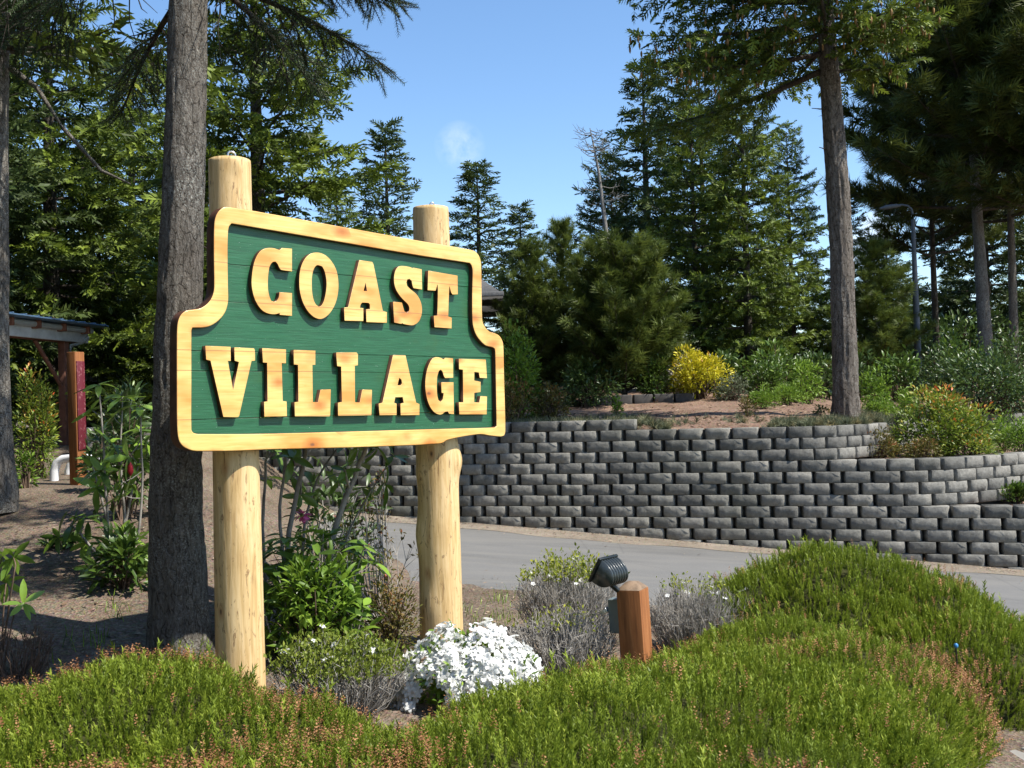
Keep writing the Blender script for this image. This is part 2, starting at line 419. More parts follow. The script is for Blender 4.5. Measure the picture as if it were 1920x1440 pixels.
core = Geo()                                   # dark backing sheet behind the faces, seen only as dark joints
for pt, z0, z1, off in ((PA, -1.6, .17, .18), (PB, .1, .78, .20), (PC, .7, 1.235, .22), (PT_, 1.2, 1.38, .24)):
    q = pt.p; tn = nrm(np.gradient(q, axis=0)); nb = np.stack([-tn[:, 1], tn[:, 0]], 1); b = q+nb*(off-.08)
    if pt is PT_: b = b[:-4]
    V = np.concatenate([np.c_[b, np.full(len(b), z0)], np.c_[b, np.full(len(b), z1)]])-wo0; m = len(b); i = np.arange(m-1)
    core.add(V, np.stack([i, i+1, i+1+m, i+m], 1))
co = link('dark_backing', core.mesh('dark_backing', M_dark), wall)

# soil behind the courses
_cx = np.maximum.accumulate(PC.p[:, 0]); 
def yC(x): return np.interp(x, np.r_[_cx, _cx[-1]+40], np.r_[PC.p[:, 1], PC.p[-1, 1]+14])
def zter(x, y): return 1.215+.085*np.clip(y-yC(x)-.2, 0, 9)
def terrace(name, pt, zf, mat, depths, ext):
    q = pt.p; tn = nrm(np.gradient(q, axis=0)); nb = np.stack([-tn[:, 1], tn[:, 0]], 1)
    b = q+nb*.2; b = np.vstack([b, b[-1]+np.array(ext)[None, :]*np.linspace(.1, 1, 8)[:, None]]); keep = np.concatenate([[True], np.diff(b[:, 0]) > -1]); b = b[keep]
    V = []
    for d in depths:
        yy = b[:, 1]+d if d < 20 else np.full(len(b), b[:, 1].max()+d); xx = b[:, 0]*(1+max(0, d-10)*.03)
        V.append(np.stack([xx, yy, zf(xx, yy)], 1))
    V = np.array(V); n = len(depths); m = len(b)
    F = np.stack([(np.arange(n-1)[:, None]*m+np.arange(m-1)[None, :]).ravel()+k for k in (0, 1, m+1, m)], 1)
    return struct(name, make_mesh(name, V.reshape(-1, 3), F, mat, smooth=True))
dps = [0, .1, .25, .5, .8, 1.2, 1.7, 2.3, 3, 4, 5, 6.5, 8, 10, 13, 17, 25, 45, 90, 200, 400]
def bumpy(f, a=.06): return lambda x, y: f(x, y)+(fbm(np.stack([x*1.6, y*1.6, x*0], -1), 21)-.5)*a*(np.abs(x) < 60)*sstep(0, .8, y-yC(x)-.2)
terrace('terrace_ground', PC, bumpy(zter, .12), M_bark, dps, (40, 14))
terrace('middle_terrace_ground', PB, lambda x, y: .74+0*x, M_bark, [0, .2, .5, 1, 1.6, 2.4, 3.4, 4.6], (6, 2))
terrace('lower_terrace_ground', PA, lambda x, y: .13+0*x, M_bark, [0, .2, .5, 1, 1.6, 2.4], (2, -.6))
# ------------------------------------------------------------------ the carved sign
def mk_wood():
    t = NT('varnished_pine'); c0 = t.coord('Object'); sep = t.n('ShaderNodeSeparateXYZ'); t.t.links.new(c0, sep.inputs[0]); yv = sep.outputs[1]
    g1 = t.noise(t.coord('Object', (1.6, 26, 8)), 2.2, 5, .6, .6); g2 = t.noise(t.coord('Object', (3, 110, 20)), 2, 3, .6, .3)
    big = t.noise(t.coord('Object', (1.2, 3.2, 1)), 1.7, 3)
    c = t.ramp(g1, [(.22, (.60, .33, .08)), (.42, (.80, .54, .165)), (.75, (.89, .68, .27))])
    c = t.mix(t.math('MULTIPLY', g2, .36), c, (.56, .28, .065))
    c = t.mix(t.ramp(big, [(.43, (0, 0, 0)), (.64, (.9, .9, .9))]), c, (.64, .27, .055))
    # knots: warm halo, dark heart
    kv = t.voro(t.coord('Object', (.75, 1.35, .001), (.31, .17, 0)), 6.2); kc = t.voro(t.coord('Object', (.75, 1.35, .001), (.31, .17, 0)), 6.2, out='Color')
    sp = t.n('ShaderNodeSeparateColor'); t.t.links.new(kc, sp.inputs[0]); pick = t.math('GREATER_THAN', sp.outputs[0], .50)
    wob = t.math('ADD', kv, t.math('MULTIPLY', t.math('SUBTRACT', t.noise(c0, 16, 3), .5), .16))
    halo = t.math('MULTIPLY', t.ramp(wob, [(.0, (1, 1, 1)), (.13, (.8, .8, .8)), (.40, (0, 0, 0))]), pick)
    c = t.mix(t.math('MULTIPLY', halo, 1.0), c, (.46, .14, .025))
    heart = t.math('MULTIPLY', t.ramp(wob, [(.05, (1, 1, 1)), (.10, (0, 0, 0))]), pick)
    c = t.mix(t.math('MULTIPLY', heart, .8), c, (.16, .075, .04))
    # glue joints between the laminated planks
    for j in JOINTS:
        ln = t.ramp(t.math('ABSOLUTE', t.math('SUBTRACT', yv, j)), [(.0, (1, 1, 1)), (.0026, (0, 0, 0))])
        c = t.mix(t.math('MULTIPLY', ln, .75), c, (.22, .11, .05))
    b = t.bump(g2, .15, .002); b = t.bump(g1, .2, .003, b)
    return t.done(t.bsdf(c, .38, b, spec=.4, coat=.25))
def mk_green():
    t = NT('green_paint'); g = t.noise(t.coord('Object', (2, 45, 8)), 3, 5, .65, .4); big = t.noise(t.coord('Object'), 4, 4); sp = t.noise(t.coord('Object'), 150, 2)
    c = t.ramp(g, [(.28, (.009, .068, .026)), (.5, (.015, .104, .040)), (.66, (.022, .128, .054)), (.82, (.038, .165, .085))])
    c = t.mix(t.ramp(big, [(.62, (0, 0, 0)), (.78, (.5, .5, .5))]), c, (.035, .10, .018))
    c = t.mix(t.ramp(sp, [(.74, (0, 0, 0)), (.77, (1, 1, 1))]), c, (.55, .6, .55))
    r = t.ramp(big, [(.3, (.32, .32, .32)), (.7, (.5, .5, .5))])
    return t.done(t.bsdf(c, r, t.bump(g, .4, .004), spec=.55))
M_green = mk_green()
def mk_log():
    t = NT('peeled_log'); p = t.coord('Object'); g = t.noise(t.coord('Object', (14, 14, .9)), 2.2, 6, .65, .8); n = t.noise(p, 6, 5); f = t.noise(t.coord('Object', (30, 30, 5)), 3, 4)
    c = t.ramp(g, [(.25, (.34, .20, .08)), (.42, (.58, .39, .17)), (.55, (.70, .50, .25)), (.75, (.76, .58, .32))])
    c = t.mix(t.ramp(n, [(.55, (0, 0, 0)), (.8, (.55, .55, .55))]), c, (.52, .33, .15))
    sc_ = t.noise(t.coord('Object', (9, 9, 2.2)), 3.1, 5, .7, 1.5)
    c = t.mix(t.ramp(sc_, [(.58, (0, 0, 0)), (.65, (.85, .85, .85))]), c, (.24, .14, .065))
    kv = t.voro(t.coord('Object', (1, 1, .55)), 5.0); kc = t.voro(t.coord('Object', (1, 1, .55)), 5.0, out='Color')
    sp = t.n('ShaderNodeSeparateColor'); t.t.links.new(kc, sp.inputs[0]); pick = t.math('GREATER_THAN', sp.outputs[0], .62)
    w1 = t.math('ADD', kv, t.math('MULTIPLY', t.math('SUBTRACT', n, .5), .15))
    c = t.mix(t.math('MULTIPLY', t.math('MULTIPLY', t.ramp(w1, [(.02, (1, 1, 1)), (.16, (0, 0, 0))]), pick), .8), c, (.40, .19, .07))
    c = t.mix(t.math('MULTIPLY', t.math('MULTIPLY', t.ramp(w1, [(.02, (1, 1, 1)), (.055, (0, 0, 0))]), pick), .9), c, (.09, .055, .035))
    return t.done(t.bsdf(c, .55, t.bump(t.math('ADD', g, t.math('MULTIPLY', f, .5)), .35, .006), spec=.3))
M_log = mk_log()
M_galv = plain('galvanised_steel', (.5, .52, .54), .35, 1.0, var=.1)
M_lead = plain('grey_flashing', (.33, .34, .36), .5, .6, var=.2)

Ad = nrm(np.array([ray(2745, 740)[0], ray(2745, 740)[1], 0.0])); Nn = np.array([Ad[1], -Ad[0], 0.0])       # along the panel, out of its face
Y0 = 5.05; S0 = P(331, 848, Y0)                         # lower left corner of the front face
def toP(px, py):
    d = ray(px, py); t = ((S0-EYE)@Nn)/(d@Nn); q = EYE+d*t-S0
    return (q@Ad, q[2])
def trace(o, s, pts): return [toP(o[0]+x/s, o[1]+y/s) for x, y in pts]
r1 = ((440, 440), 7.2); r2 = ((620, 470), 7.3846); r3 = ((360, 630), 6.857); r4 = ((610, 640), 6.0); r5 = ((310, 370), 2.88); r6 = ((780, 430), 3.2722)
LET = [
 ('C', r1, [[(612,205),(640,178),(778,188),(778,497),(640,478),(610,455),(585,400),(555,365),(515,372),(480,420),(462,500),(452,620),(455,740),(470,820),(495,890),(530,905),(570,890),(597,845),(608,775),(778,787),(778,1097),(608,1083),(612,1060),(545,1075),(470,1068),(400,1040),(340,985),(285,895),(250,790),(232,680),(235,560),(255,420),(290,310),(340,230),(400,190),(470,177),(540,183),(580,197)]]),
 ('O', r1, [[(1100,240),(1180,252),(1260,300),(1330,385),(1380,490),(1403,620),(1403,750),(1380,880),(1335,990),(1270,1080),(1200,1130),(1140,1138),(1070,1110),(1000,1045),(940,950),(900,840),(878,720),(875,600),(885,490),(915,390),(965,305),(1030,255)],
   [(1130,412),(1185,430),(1215,490),(1238,590),(1243,690),(1230,800),(1205,900),(1170,960),(1140,970),(1100,940),(1070,880),(1052,790),(1045,680),(1048,570),(1068,475),(1098,425)]]),
 ('A', r2, [[(400,128),(580,155),(600,200),(725,830),(782,850),(782,1000),(497,990),(495,810),(548,808),(545,745),(525,725),(440,720),(418,750),(412,790),(457,795),(457,975),(195,970),(190,785),(245,780)],[(487,445),(508,560),(460,555)]]),
 ('S', r2, [[(960,213),(1050,215),(1120,232),(1135,245),(1150,235),(1265,258),(1270,540),(1150,520),(1135,480),(1125,420),(1095,392),(1065,400),(1053,440),(1065,490),(1110,535),(1180,590),(1230,660),(1262,750),(1268,850),(1250,930),(1215,990),(1150,1032),(1080,1030),(1010,1015),(995,1005),(980,1015),(882,995),(868,705),(990,718),(1005,770),(1025,840),(1060,855),(1088,835),(1092,790),(1070,740),(1010,680),(950,610),(900,520),(880,420),(885,330),(910,255)]]),
 ('T', r2, [[(1355,275),(1760,345),(1765,605),(1690,608),(1668,570),(1650,488),(1641,600),(1632,910),(1680,928),(1678,1078),(1440,1060),(1432,900),(1480,898),(1488,560),(1482,465),(1458,555),(1345,548)]]),
 ('V', r3, [[(175,125),(500,138),(502,322),(465,320),(532,690),(605,335),(550,318),(548,145),(800,158),(812,190),(815,318),(770,322),(610,1030),(590,1045),(405,1042),(240,318),(185,305)]]),
 ('I', r3, [[(905,155),(1212,172),(1212,352),(1158,350),(1170,835),(1220,842),(1225,1032),(932,1038),(930,845),(975,840),(968,345),(915,342)]]),
 ('L', r3, [[(1310,178),(1590,188),(1590,370),(1552,372),(1557,848),(1622,850),(1655,690),(1788,685),(1780,1025),(1770,1035),(1325,1035),(1322,850),(1372,845),(1365,372),(1312,368)]]),
 ('L', r4, [[(125,125),(355,125),(370,145),(370,270),(335,275),(337,685),(390,688),(418,542),(528,545),(522,832),(145,840),(145,690),(190,680),(180,285),(135,280)]]),
 ('A', r4, [[(765,152),(905,155),(1025,690),(1062,705),(1062,830),(850,832),(848,700),(885,690),(872,628),(790,630),(778,690),(805,700),(805,830),(612,832),(603,700),(645,690)],[(835,412),(858,430),(865,470),(850,495),(815,492)]]),
 ('G', r4, [[(1240,178),(1300,185),(1335,205),(1350,185),(1440,190),(1442,410),(1350,415),(1335,390),(1320,340),(1300,320),(1280,335),(1262,400),(1257,500),(1262,600),(1275,660),(1300,680),(1325,650),(1333,585),(1310,580),(1308,460),(1445,460),(1450,820),(1395,815),(1380,790),(1350,795),(1320,818),(1285,825),(1230,800),(1180,735),(1145,640),(1128,530),(1130,420),(1150,310),(1190,215)]]),
 ('E', r4, [[(1505,195),(1808,205),(1822,415),(1740,412),(1728,350),(1680,345),(1678,440),(1750,455),(1750,570),(1680,580),(1678,685),(1735,688),(1748,615),(1822,620),(1818,822),(1510,822),(1505,685),(1555,685),(1550,320),(1507,315)]]),
]
OUT = trace(*r6, [(0,65),(220,103),(350,128),(380,150),(395,180),(402,220),(405,400),(408,550),(420,590),(450,625),(480,635),(510,650),(530,680),(538,720),(542,900),(548,1100),(550,1240),(543,1266),(520,1273),(450,1266),(400,1258),(330,1266),(250,1280),(190,1295),(160,1313),(80,1320),(0,1325)]) \
    + trace(*r5, [(1000,1352),(576,1362),(400,1370),(170,1372),(120,1360),(85,1335),(68,1290),(63,1200),(62,1000),(62,800),(65,690),(80,640),(110,612),(150,605),(190,598),(230,570),(255,530),(264,480),(262,300),(264,150),(275,95),(300,62),(330,50),(400,60),(480,72)])
INN = trace(*r6, [(0,158),(180,185),(330,208),(342,225),(348,260),(345,400),(346,550),(352,600),(370,650),(400,690),(430,715),(470,725),(484,735),(487,760),(492,1050),(495,1205),(480,1215),(0,1228)]) \
    + trace(*r5, [(576,1275),(180,1277),(155,1272),(143,1255),(143,1000),(143,720),(148,705),(200,705),(245,695),(290,665),(325,620),(341,560),(340,480),(338,300),(340,200),(345,160),(360,142)])
JOINTS = [np.mean([toP(345, 693)[1], toP(940, 701)[1]]), np.mean([toP(405, 557)[1], toP(900, 600)[1]]), np.mean([toP(640, 663)[1], toP(900, 670)[1]]), np.mean([toP(390, 784)[1], toP(640, 780)[1]]), toP(470, 497)[1]]
M_wood = mk_wood(); M_edge = plain('brown_stained_edges', (.085, .034, .018), .6, var=.4, scale=14)
def smooth_poly(pts, ang=38, sub=3):
    pts = [np.array(p) for p in pts]; n = len(pts); corner = []
    for i in range(n):
        a = pts[i]-pts[i-1]; b = pts[(i+1) % n]-pts[i]
        d = abs((math.degrees(math.atan2(b[1], b[0])-math.atan2(a[1], a[0]))+180) % 360-180); corner.append(d > ang)
    out = []
    for i in range(n):
        p0, p1, p2, p3 = pts[i-1], pts[i], pts[(i+1) % n], pts[(i+2) % n]; out.append(p1)
        if corner[i] and corner[(i+1) % n]: continue
        m1 = (p2-p1) if corner[i] else (p2-p0)*.5; m2 = (p2-p1) if corner[(i+1) % n] else (p3-p1)*.5
        ln = np.linalg.norm(p2-p1); 
        for m in (m1, m2):
            l = np.linalg.norm(m)
            if l > 1.3*ln: m *= 1.3*ln/l
        for k in range(1, sub):
            t = k/sub; h = (2*t**3-3*t**2+1)*p1+(t**3-2*t**2+t)*m1+(-2*t**3+3*t**2)*p2+(t**3-t**2)*m2; out.append(h)
    return out
def extrude_me(name, loops, z0, z1, mat, bev=.004, res=2, edge=None):
    cu = bpy.data.curves.new(name, 'CURVE'); cu.dimensions = '2D'; cu.fill_mode = 'BOTH'
    for lp in loops:
        sp = cu.splines.new('POLY'); sp.points.add(len(lp)-1); sp.use_cyclic_u = True
        for q, pt in zip(sp.points, lp): q.co = (pt[0], pt[1], 0, 1)
    cu.extrude = (z1-z0)/2-bev; cu.bevel_depth = bev; cu.bevel_resolution = res; cu.offset = -bev
    ob = bpy.data.objects.new('tmp', cu); COL.objects.link(ob); bpy.context.view_layer.update()
    me = bpy.data.meshes.new_from_object(ob.evaluated_get(bpy.context.evaluated_depsgraph_get()))
    bpy.data.objects.remove(ob); bpy.data.curves.remove(cu)
    n = len(me.vertices); co = np.empty(n*3, np.float32); me.vertices.foreach_get('co', co); co = co.reshape(-1, 3); co[:, 2] += (z0+z1)/2; me.vertices.foreach_set('co', co.ravel())
    me.materials.clear(); me.materials.append(mat); me.update(); me.name = name
    if edge is not None:
        me.materials.append(edge); nz_ = np.empty(len(me.polygons)*3, np.float32); me.polygons.foreach_get('normal', nz_); me.polygons.foreach_set('material_index', (np.abs(nz_.reshape(-1, 3)[:, 2]) < .6).astype(np.int32))
    return me
signb = np.array([S0[0]+.75*Ad[0], S0[1]+.75*Ad[1], .1])
sign = thing('village_sign', 'carved wooden sign with gold letters on a green board between two peeled log posts', 'sign', signb)
PM = Matrix(((Ad[0], 0, Nn[0], S0[0]-signb[0]), (Ad[1], 0, Nn[1], S0[1]-signb[1]), (0, 1, 0, S0[2]-signb[2]), (0, 0, 0, 1)))   # panel frame: x along, y up, z out
TH, REC = .078, .034
fr = link('frame', extrude_me('frame', [smooth_poly(OUT), smooth_poly(INN)], -TH, 0, M_wood, .006, 3, M_edge), sign, PM); fr['label'] = 'varnished pine frame with stepped shoulders'
def clip(poly, v, keep_above):
    out = []; n = len(poly)
    for i in range(n):
        a, b = np.array(poly[i]), np.array(poly[(i+1) % n]); ia = (a[1] >= v) == keep_above; ib = (b[1] >= v) == keep_above
        if ia: out.append(a)
        if ia != ib: t = (v-a[1])/(b[1]-a[1]); out.append(a+(b-a)*t)
    return out
shr = smooth_poly(OUT); c_ = np.mean(np.array(shr), 0); big = [c_+(np.array(p)-c_)*.965 for p in shr]
ys = sorted(JOINTS); ys = [-1]+ys+[9]
for i in range(len(ys)-1):
    pl = clip(clip(big, ys[i]+.0012, True), ys[i+1]-.0012, False)
    if len(pl) > 2:
        dz = (-.0022, .0, -.0014, .0008, -.001, .0005)[i % 6]
        link('plank', extrude_me('plank', [pl], -TH+.008, -REC+dz, M_green, .0012, 1), sign, PM)
for ch, rr, lps in LET:
    loops = [smooth_poly(trace(*rr, lp)) for lp in lps]
    o = link('letter', extrude_me('letter', loops, -REC-.004, -.002, M_wood, .0015, 1, M_edge), sign, PM); o['label'] = 'raised carved letter '+ch
# peeled log posts
def log_mesh(name, zb, zt, rb, rt, seed, lumps, lean=(0, 0)):
    nz, na = 150, 48; z = np.linspace(zb, zt, nz); a = np.linspace(0, 2*math.pi, na, endpoint=False); Zg, Ag = np.meshgrid(z, a, indexing='ij')
    tt = (Zg-zb)/(zt-zb); r = rb+(rt-rb)*tt
    r = r*(1+.05*(fbm(np.stack([np.cos(Ag)*1.2+5, np.sin(Ag)*1.2, Zg*1.6], -1), seed)-.5)+.018*(fbm(np.stack([np.cos(Ag)*7, np.sin(Ag)*7, Zg*2.2], -1), seed+4)-.5))
    for la, lz, h, wa, wz in lumps:
        da = np.abs((Ag-la+math.pi) % (2*math.pi)-math.pi); r = r+h*np.exp(-(da/wa)**2-((Zg-lz)/wz)**2)
    r[-1] *= .985; V = np.stack([np.cos(Ag)*r+lean[0]*tt, np.sin(Ag)*r+lean[1]*tt, Zg], -1).reshape(-1, 3)
    i = np.arange(nz-1)[:, None]*na; j = np.arange(na)[None, :]; k = (j+1) % na
    F = np.stack([i+j, i+k, i+na+k, i+na+j], -1).reshape(-1, 4)
    top = len(V); V = np.vstack([V, [[lean[0], lean[1], zt+.003]]]); F2 = np.array([[(nz-1)*na+q, (nz-1)*na+(q+1) % na, top] for q in range(na)])
    me = make_mesh(name, V, [F, F2], M_log, smooth=True); return me
def post_at(px, py, r):
    lo, hi = -1., 4.
    for _ in range(50):
        s = (lo+hi)/2; q = S0+Ad*s-Nn*(TH+r-.012)
        d = ray(px, py); q = np.array([q[0], q[1], EYE[2]+d[2]*q[1]/d[1]])
        if proj(q)[0] < px: lo = s
        else: hi = s
    return q
qL = post_at(437, 600, .118); qR = post_at(813, 600, .125)
def ztop(px, py, y): return P(px, py, y)[2]
zL = ztop(436, 301, qL[1]); zR = ztop(815, 390, qR[1])
camang = math.atan2(-1, 0)
pL = link('post', log_mesh('post', -.25, zL, .134, .113, 3, [(-.9, zL-.05, .012, .25, .05)], (-.0, 0)), sign, T((qL[0]-signb[0], qL[1]-signb[1], -signb[2])))
pR = link('post', log_mesh('post', -.25, zR, .145, .118, 8, [(-.1, 1.27, .030, .5, .09), (math.pi+.4, .80, .022, .45, .12), (math.pi+.5, 1.2, .012, .4, .06), (math.pi+.9, .35, .012, .5, .1), (math.pi, 1.36, .010, .6, .2)]), sign, T((qR[0]-signb[0], qR[1]-signb[1], -signb[2])))
def eye_bolt(par, z, s):
    g = Geo(); a = np.linspace(0, 2*math.pi, 17); ring = np.stack([np.cos(a)*.020, a*0, .024+np.sin(a)*.020], 1)*s
    g.add(*tube(ring, .0065*s, 8)); g.add(*tube([[0, 0, -.03], [0, 0, .006*s]], .009*s, 8)); g.add(*tube([[0, 0, 0], [0, 0, .004]], .02*s, 12))
    link('eye_bolt', g.mesh('eye_bolt', M_galv, True, False), par, T((.01, 0, z+.003)) @ Matrix.Rotation(.5, 4, 'Z'))
eye_bolt(pL, zL, 1.05); eye_bolt(pR, zR, .75)
# ------------------------------------------------------------------ foliage kit
def diamonds(spec, bend=.0, seed=0):
    """flat lozenges: (x0,y0, angle, length, width) -> quads"""
    r = np.random.default_rng(seed); V = []; F = []
    for x, y, a, l, wd in spec:
        d = np.array([math.cos(a), math.sin(a), 0]); n = np.array([-d[1], d[0], 0]); o = np.array([x, y, 0.0]); z1, z2 = r.uniform(-bend, bend, 2)
        k = len(V); V += [o, o+d*l*.45+n*wd/2+[0, 0, z1], o+d*l+[0, 0, z2-.05*l], o+d*l*.45-n*wd/2+[0, 0, -z1]]; F.append([k, k+1, k+2, k+3])
    return np.array(V), np.array(F)
SPR_V, SPR_F = diamonds([(0, 0, 0, 1.05, .12), (.05, 0, .95, .50, .10), (.10, 0, -.95, .52, .10), (.26, 0, .85, .50, .105), (.32, 0, -.85, .48, .105), (.47, 0, .8, .42, .10), (.53, 0, -.8, .40, .10), (.68, 0, .7, .32, .09), (.74, 0, -.7, .30, .09)], .09, 1)
def needles(n, l0, l1, wd, spread=.9, seed=0, axis=1.0):
    """needles set along +x"""
    r = np.random.default_rng(seed); V = []; F = []
    for i in range(n):
        t = (i+.5)/n*axis; a = i*2.4+r.uniform(-.3, .3); l = r.uniform(l0, l1); sp = spread*r.uniform(.75, 1.2)
        d = np.array([math.cos(sp), math.sin(sp)*math.cos(a), math.sin(sp)*math.sin(a)]); s = nrm(np.cross(d, [.3, .5, .8]))*wd/2; o = np.array([t, 0, 0])
        k = len(V); V += [o-s, o+s, o+d*l]; F.append([k, k+1, k+2])
    return np.array(V), np.array(F)
PIN_V, PIN_F = needles(16, .55, .95, .085, .75, 4, .55)        # pine tuft
SHT_V, SHT_F = needles(40, .16, .22, .030, .95, 5, .95)        # near spruce shoot

def limbset(rng, H, R, z0, nb, p=.8, a0=-.15, a1=.65, cur=.18, side=None, lmin=.2, trunk_bend=None):
    """main limbs: list of (points, L, t)"""
    out = []
    for i in range(nb):
        t = ((i+rng.uniform())/nb)**.92; z = z0+(H-z0)*t; az = i*2.39996+rng.uniform(-.4, .4)
        L = (R*(1-t)**p*rng.uniform(.68, 1.12)+lmin)
        if side is not None: L *= side(az, t)
        a = a0+(a1-a0)*t+rng.normal(0, .09); u = np.linspace(0, 1, 7)
        d = np.array([math.cos(az), math.sin(az)]); wv = rng.normal(0, .06)
        pts = np.stack([d[0]*L*u-d[1]*wv*L*u*u, d[1]*L*u+d[0]*wv*L*u*u, z+L*(a*u+cur*u*u*(1-t)-.25*u*u*t*.3)], 1)
        out.append((pts, L, t))
    return out
def interp_path(pts, u):
    m = len(pts)-1; x = np.clip(u*m, 0, m-1e-6); i = x.astype(int); f = (x-i)[:, None]
    return pts[i]*(1-f)+pts[i+1]*f, nrm(pts[i+1]-pts[i])
def sprays(rng, limbs, ss, step=.17, wide=.42, base=.22, droop=-.12, inner=.18, ang=.9, dens=1.0):
    """positions, directions and shade values of the foliage sprays on the side twigs"""
    PP, DD, AA = [], [], []
    for pts, L, t in limbs:
        m = max(3, int(L/step*dens)); u = np.linspace(inner, 1, m)+rng.uniform(-.03, .03, m); u = np.clip(u, .05, 1)
        q, d = interp_path(pts, u)
        for sd in (-1, 1):
            perp = nrm(np.cross(d, [0, 0, 1.0]))*sd; a = ang*rng.uniform(.7, 1.15, m)
            td = nrm(np.cos(a)[:, None]*d+np.sin(a)[:, None]*perp+np.array([0, 0, 1])*(droop+rng.normal(0, .14, m))[:, None])
            l2 = (wide*L*(1-u)+base)*rng.uniform(.6, 1.15, m); k = np.maximum(1, np.round(l2/(ss*.62))).astype(int)
            idx = np.repeat(np.arange(m), k); fr = np.concatenate([(np.arange(c)+.15)/c for c in k])
            pos = q[idx]+td[idx]*(l2[idx]*fr)[:, None]; pos[:, 2] -= (l2[idx]*fr)**2*.12
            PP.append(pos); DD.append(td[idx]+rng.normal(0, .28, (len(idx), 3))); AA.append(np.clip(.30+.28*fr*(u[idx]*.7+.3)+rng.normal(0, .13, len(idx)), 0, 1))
        e = q[-3:]; PP.append(e); DD.append(d[-3:]+rng.normal(0, .2, (3, 3))); AA.append(np.full(3, .6))
    return np.concatenate(PP), np.concatenate(DD), np.concatenate(AA)
def crown_mesh(name, seed, H, R, z0, nb, ss, mat, tmpl='spruce', bark=None, **kw):
    rng = np.random.default_rng(seed); lk = {k: kw.pop(k) for k in list(kw) if k in ('p', 'a0', 'a1', 'cur', 'side', 'lmin')}
    limbs = limbset(rng, H, R, z0, nb, **lk); Pp, D, A = sprays(rng, limbs, ss, **kw)
    TV, TF = (SPR_V, SPR_F) if tmpl == 'spruce' else ((PIN_V, PIN_F) if tmpl == 'pine' else (SHT_V, SHT_F))
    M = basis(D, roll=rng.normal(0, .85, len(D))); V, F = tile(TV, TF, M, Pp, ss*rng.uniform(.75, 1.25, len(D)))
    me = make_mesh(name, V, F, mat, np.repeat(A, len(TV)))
    lg = Geo()
    for pts, L, t in limbs: lg.add(*tube(pts, np.linspace(.012+.012*L, .005, 7), 5))
    return me, lg
def trunk_geo(H, r0, r1, bend=(0, 0), n=14, m=24, flare=.25, rough=.08, seed=0, z0=-.3):
    z = np.linspace(z0, H, m); a = np.linspace(0, 2*math.pi, n, endpoint=False); Zg, Ag = np.meshgrid(z, a, indexing='ij'); t = np.clip(Zg/H, 0, 1)
    r = r0+(r1-r0)*t+r0*flare*np.exp(-np.clip(Zg, 0, None)/(r0*1.6))
    r = r*(1+rough*(fbm(np.stack([np.cos(Ag)*3.2+9, np.sin(Ag)*3.2, Zg*1.5], -1), seed)-.5)*2)
    X = np.cos(Ag)*r+bend[0]*t**1.5*1.0; Yv = np.sin(Ag)*r+bend[1]*t**1.5
    i = np.arange(m-1)[:, None]*n; j = np.arange(n)[None, :]; k = (j+1) % n
    return np.stack([X, Yv, Zg], -1).reshape(-1, 3), np.stack([i+j, i+k, i+n+k, i+n+j], -1).reshape(-1, 4)

def mk_bark(name, c1, c2, c3, lich=.35, sc=1.0):
    t = NT(name); o = t.coord('Object'); big = t.noise(o, 3, 4); fn = t.noise(o, 95*sc, 4, .75)
    p = t.mix(.06, t.coord('Object', (1, 1, .42)), t.n('ShaderNodeTexNoise', Scale=9*sc, Detail=5).outputs['Color'], 'ADD')
    v = t.voro(p, 30*sc, 'DISTANCE_TO_EDGE'); n = t.noise(t.coord('Object', (1, 1, .3)), 34*sc, 7, .75, 1.2)
    c = t.ramp(n, [(.25, c1), (.52, c2), (.78, c3)])
    cr = t.math('MULTIPLY', t.ramp(v, [(.0, (1, 1, 1)), (.07, (0, 0, 0))]), t.ramp(n, [(.35, (1, 1, 1)), (.6, (.15, .15, .15))]))
    c = t.mix(t.math('MULTIPLY', cr, .8), c, tuple(x*.4 for x in c1))
    li = t.math('MULTIPLY', t.ramp(fn, [(.5, (0, 0, 0)), (.64, (1, 1, 1))]), t.ramp(big, [(.35, (0, 0, 0)), (.65, (lich, lich, lich))]))
    c = t.mix(li, c, (.50, .51, .46))
    h = t.math('ADD', t.math('MULTIPLY', n, 1.3), t.math('MULTIPLY', cr, -.5)); h = t.math('ADD', h, t.math('MULTIPLY', fn, .3))
    return t.done(t.bsdf(c, .95, t.bump(h, 1.0, .03), spec=.1))
M_bk_grey = mk_bark('grey_bark', (.065, .052, .042), (.185, .163, .138), (.36, .335, .30), .9, .9)
M_bk_brown = mk_bark('furrowed_brown_bark', (.07, .056, .045), (.165, .14, .118), (.28, .25, .22), .5, .5)
M_bk_dark = mk_bark('dark_bark', (.035, .028, .022), (.085, .07, .055), (.15, .13, .11), .4, .8)
M_bk_pale = mk_bark('silvery_dead_wood', (.14, .13, .12), (.28, .27, .25), (.42, .40, .37), .3, 1)
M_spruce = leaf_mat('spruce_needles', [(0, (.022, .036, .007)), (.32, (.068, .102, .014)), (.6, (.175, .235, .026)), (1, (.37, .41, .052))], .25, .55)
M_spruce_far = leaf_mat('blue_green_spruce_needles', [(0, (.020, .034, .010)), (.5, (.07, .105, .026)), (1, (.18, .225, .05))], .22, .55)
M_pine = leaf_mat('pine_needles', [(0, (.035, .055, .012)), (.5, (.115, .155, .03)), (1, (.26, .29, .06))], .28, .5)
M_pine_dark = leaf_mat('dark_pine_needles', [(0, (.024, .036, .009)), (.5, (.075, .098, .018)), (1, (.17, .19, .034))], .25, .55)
M_near_spruce = leaf_mat('near_spruce_needles', [(0, (.016, .034, .014)), (.45, (.036, .066, .024)), (.75, (.09, .15, .03)), (1, (.19, .27, .05))], .25, .45)

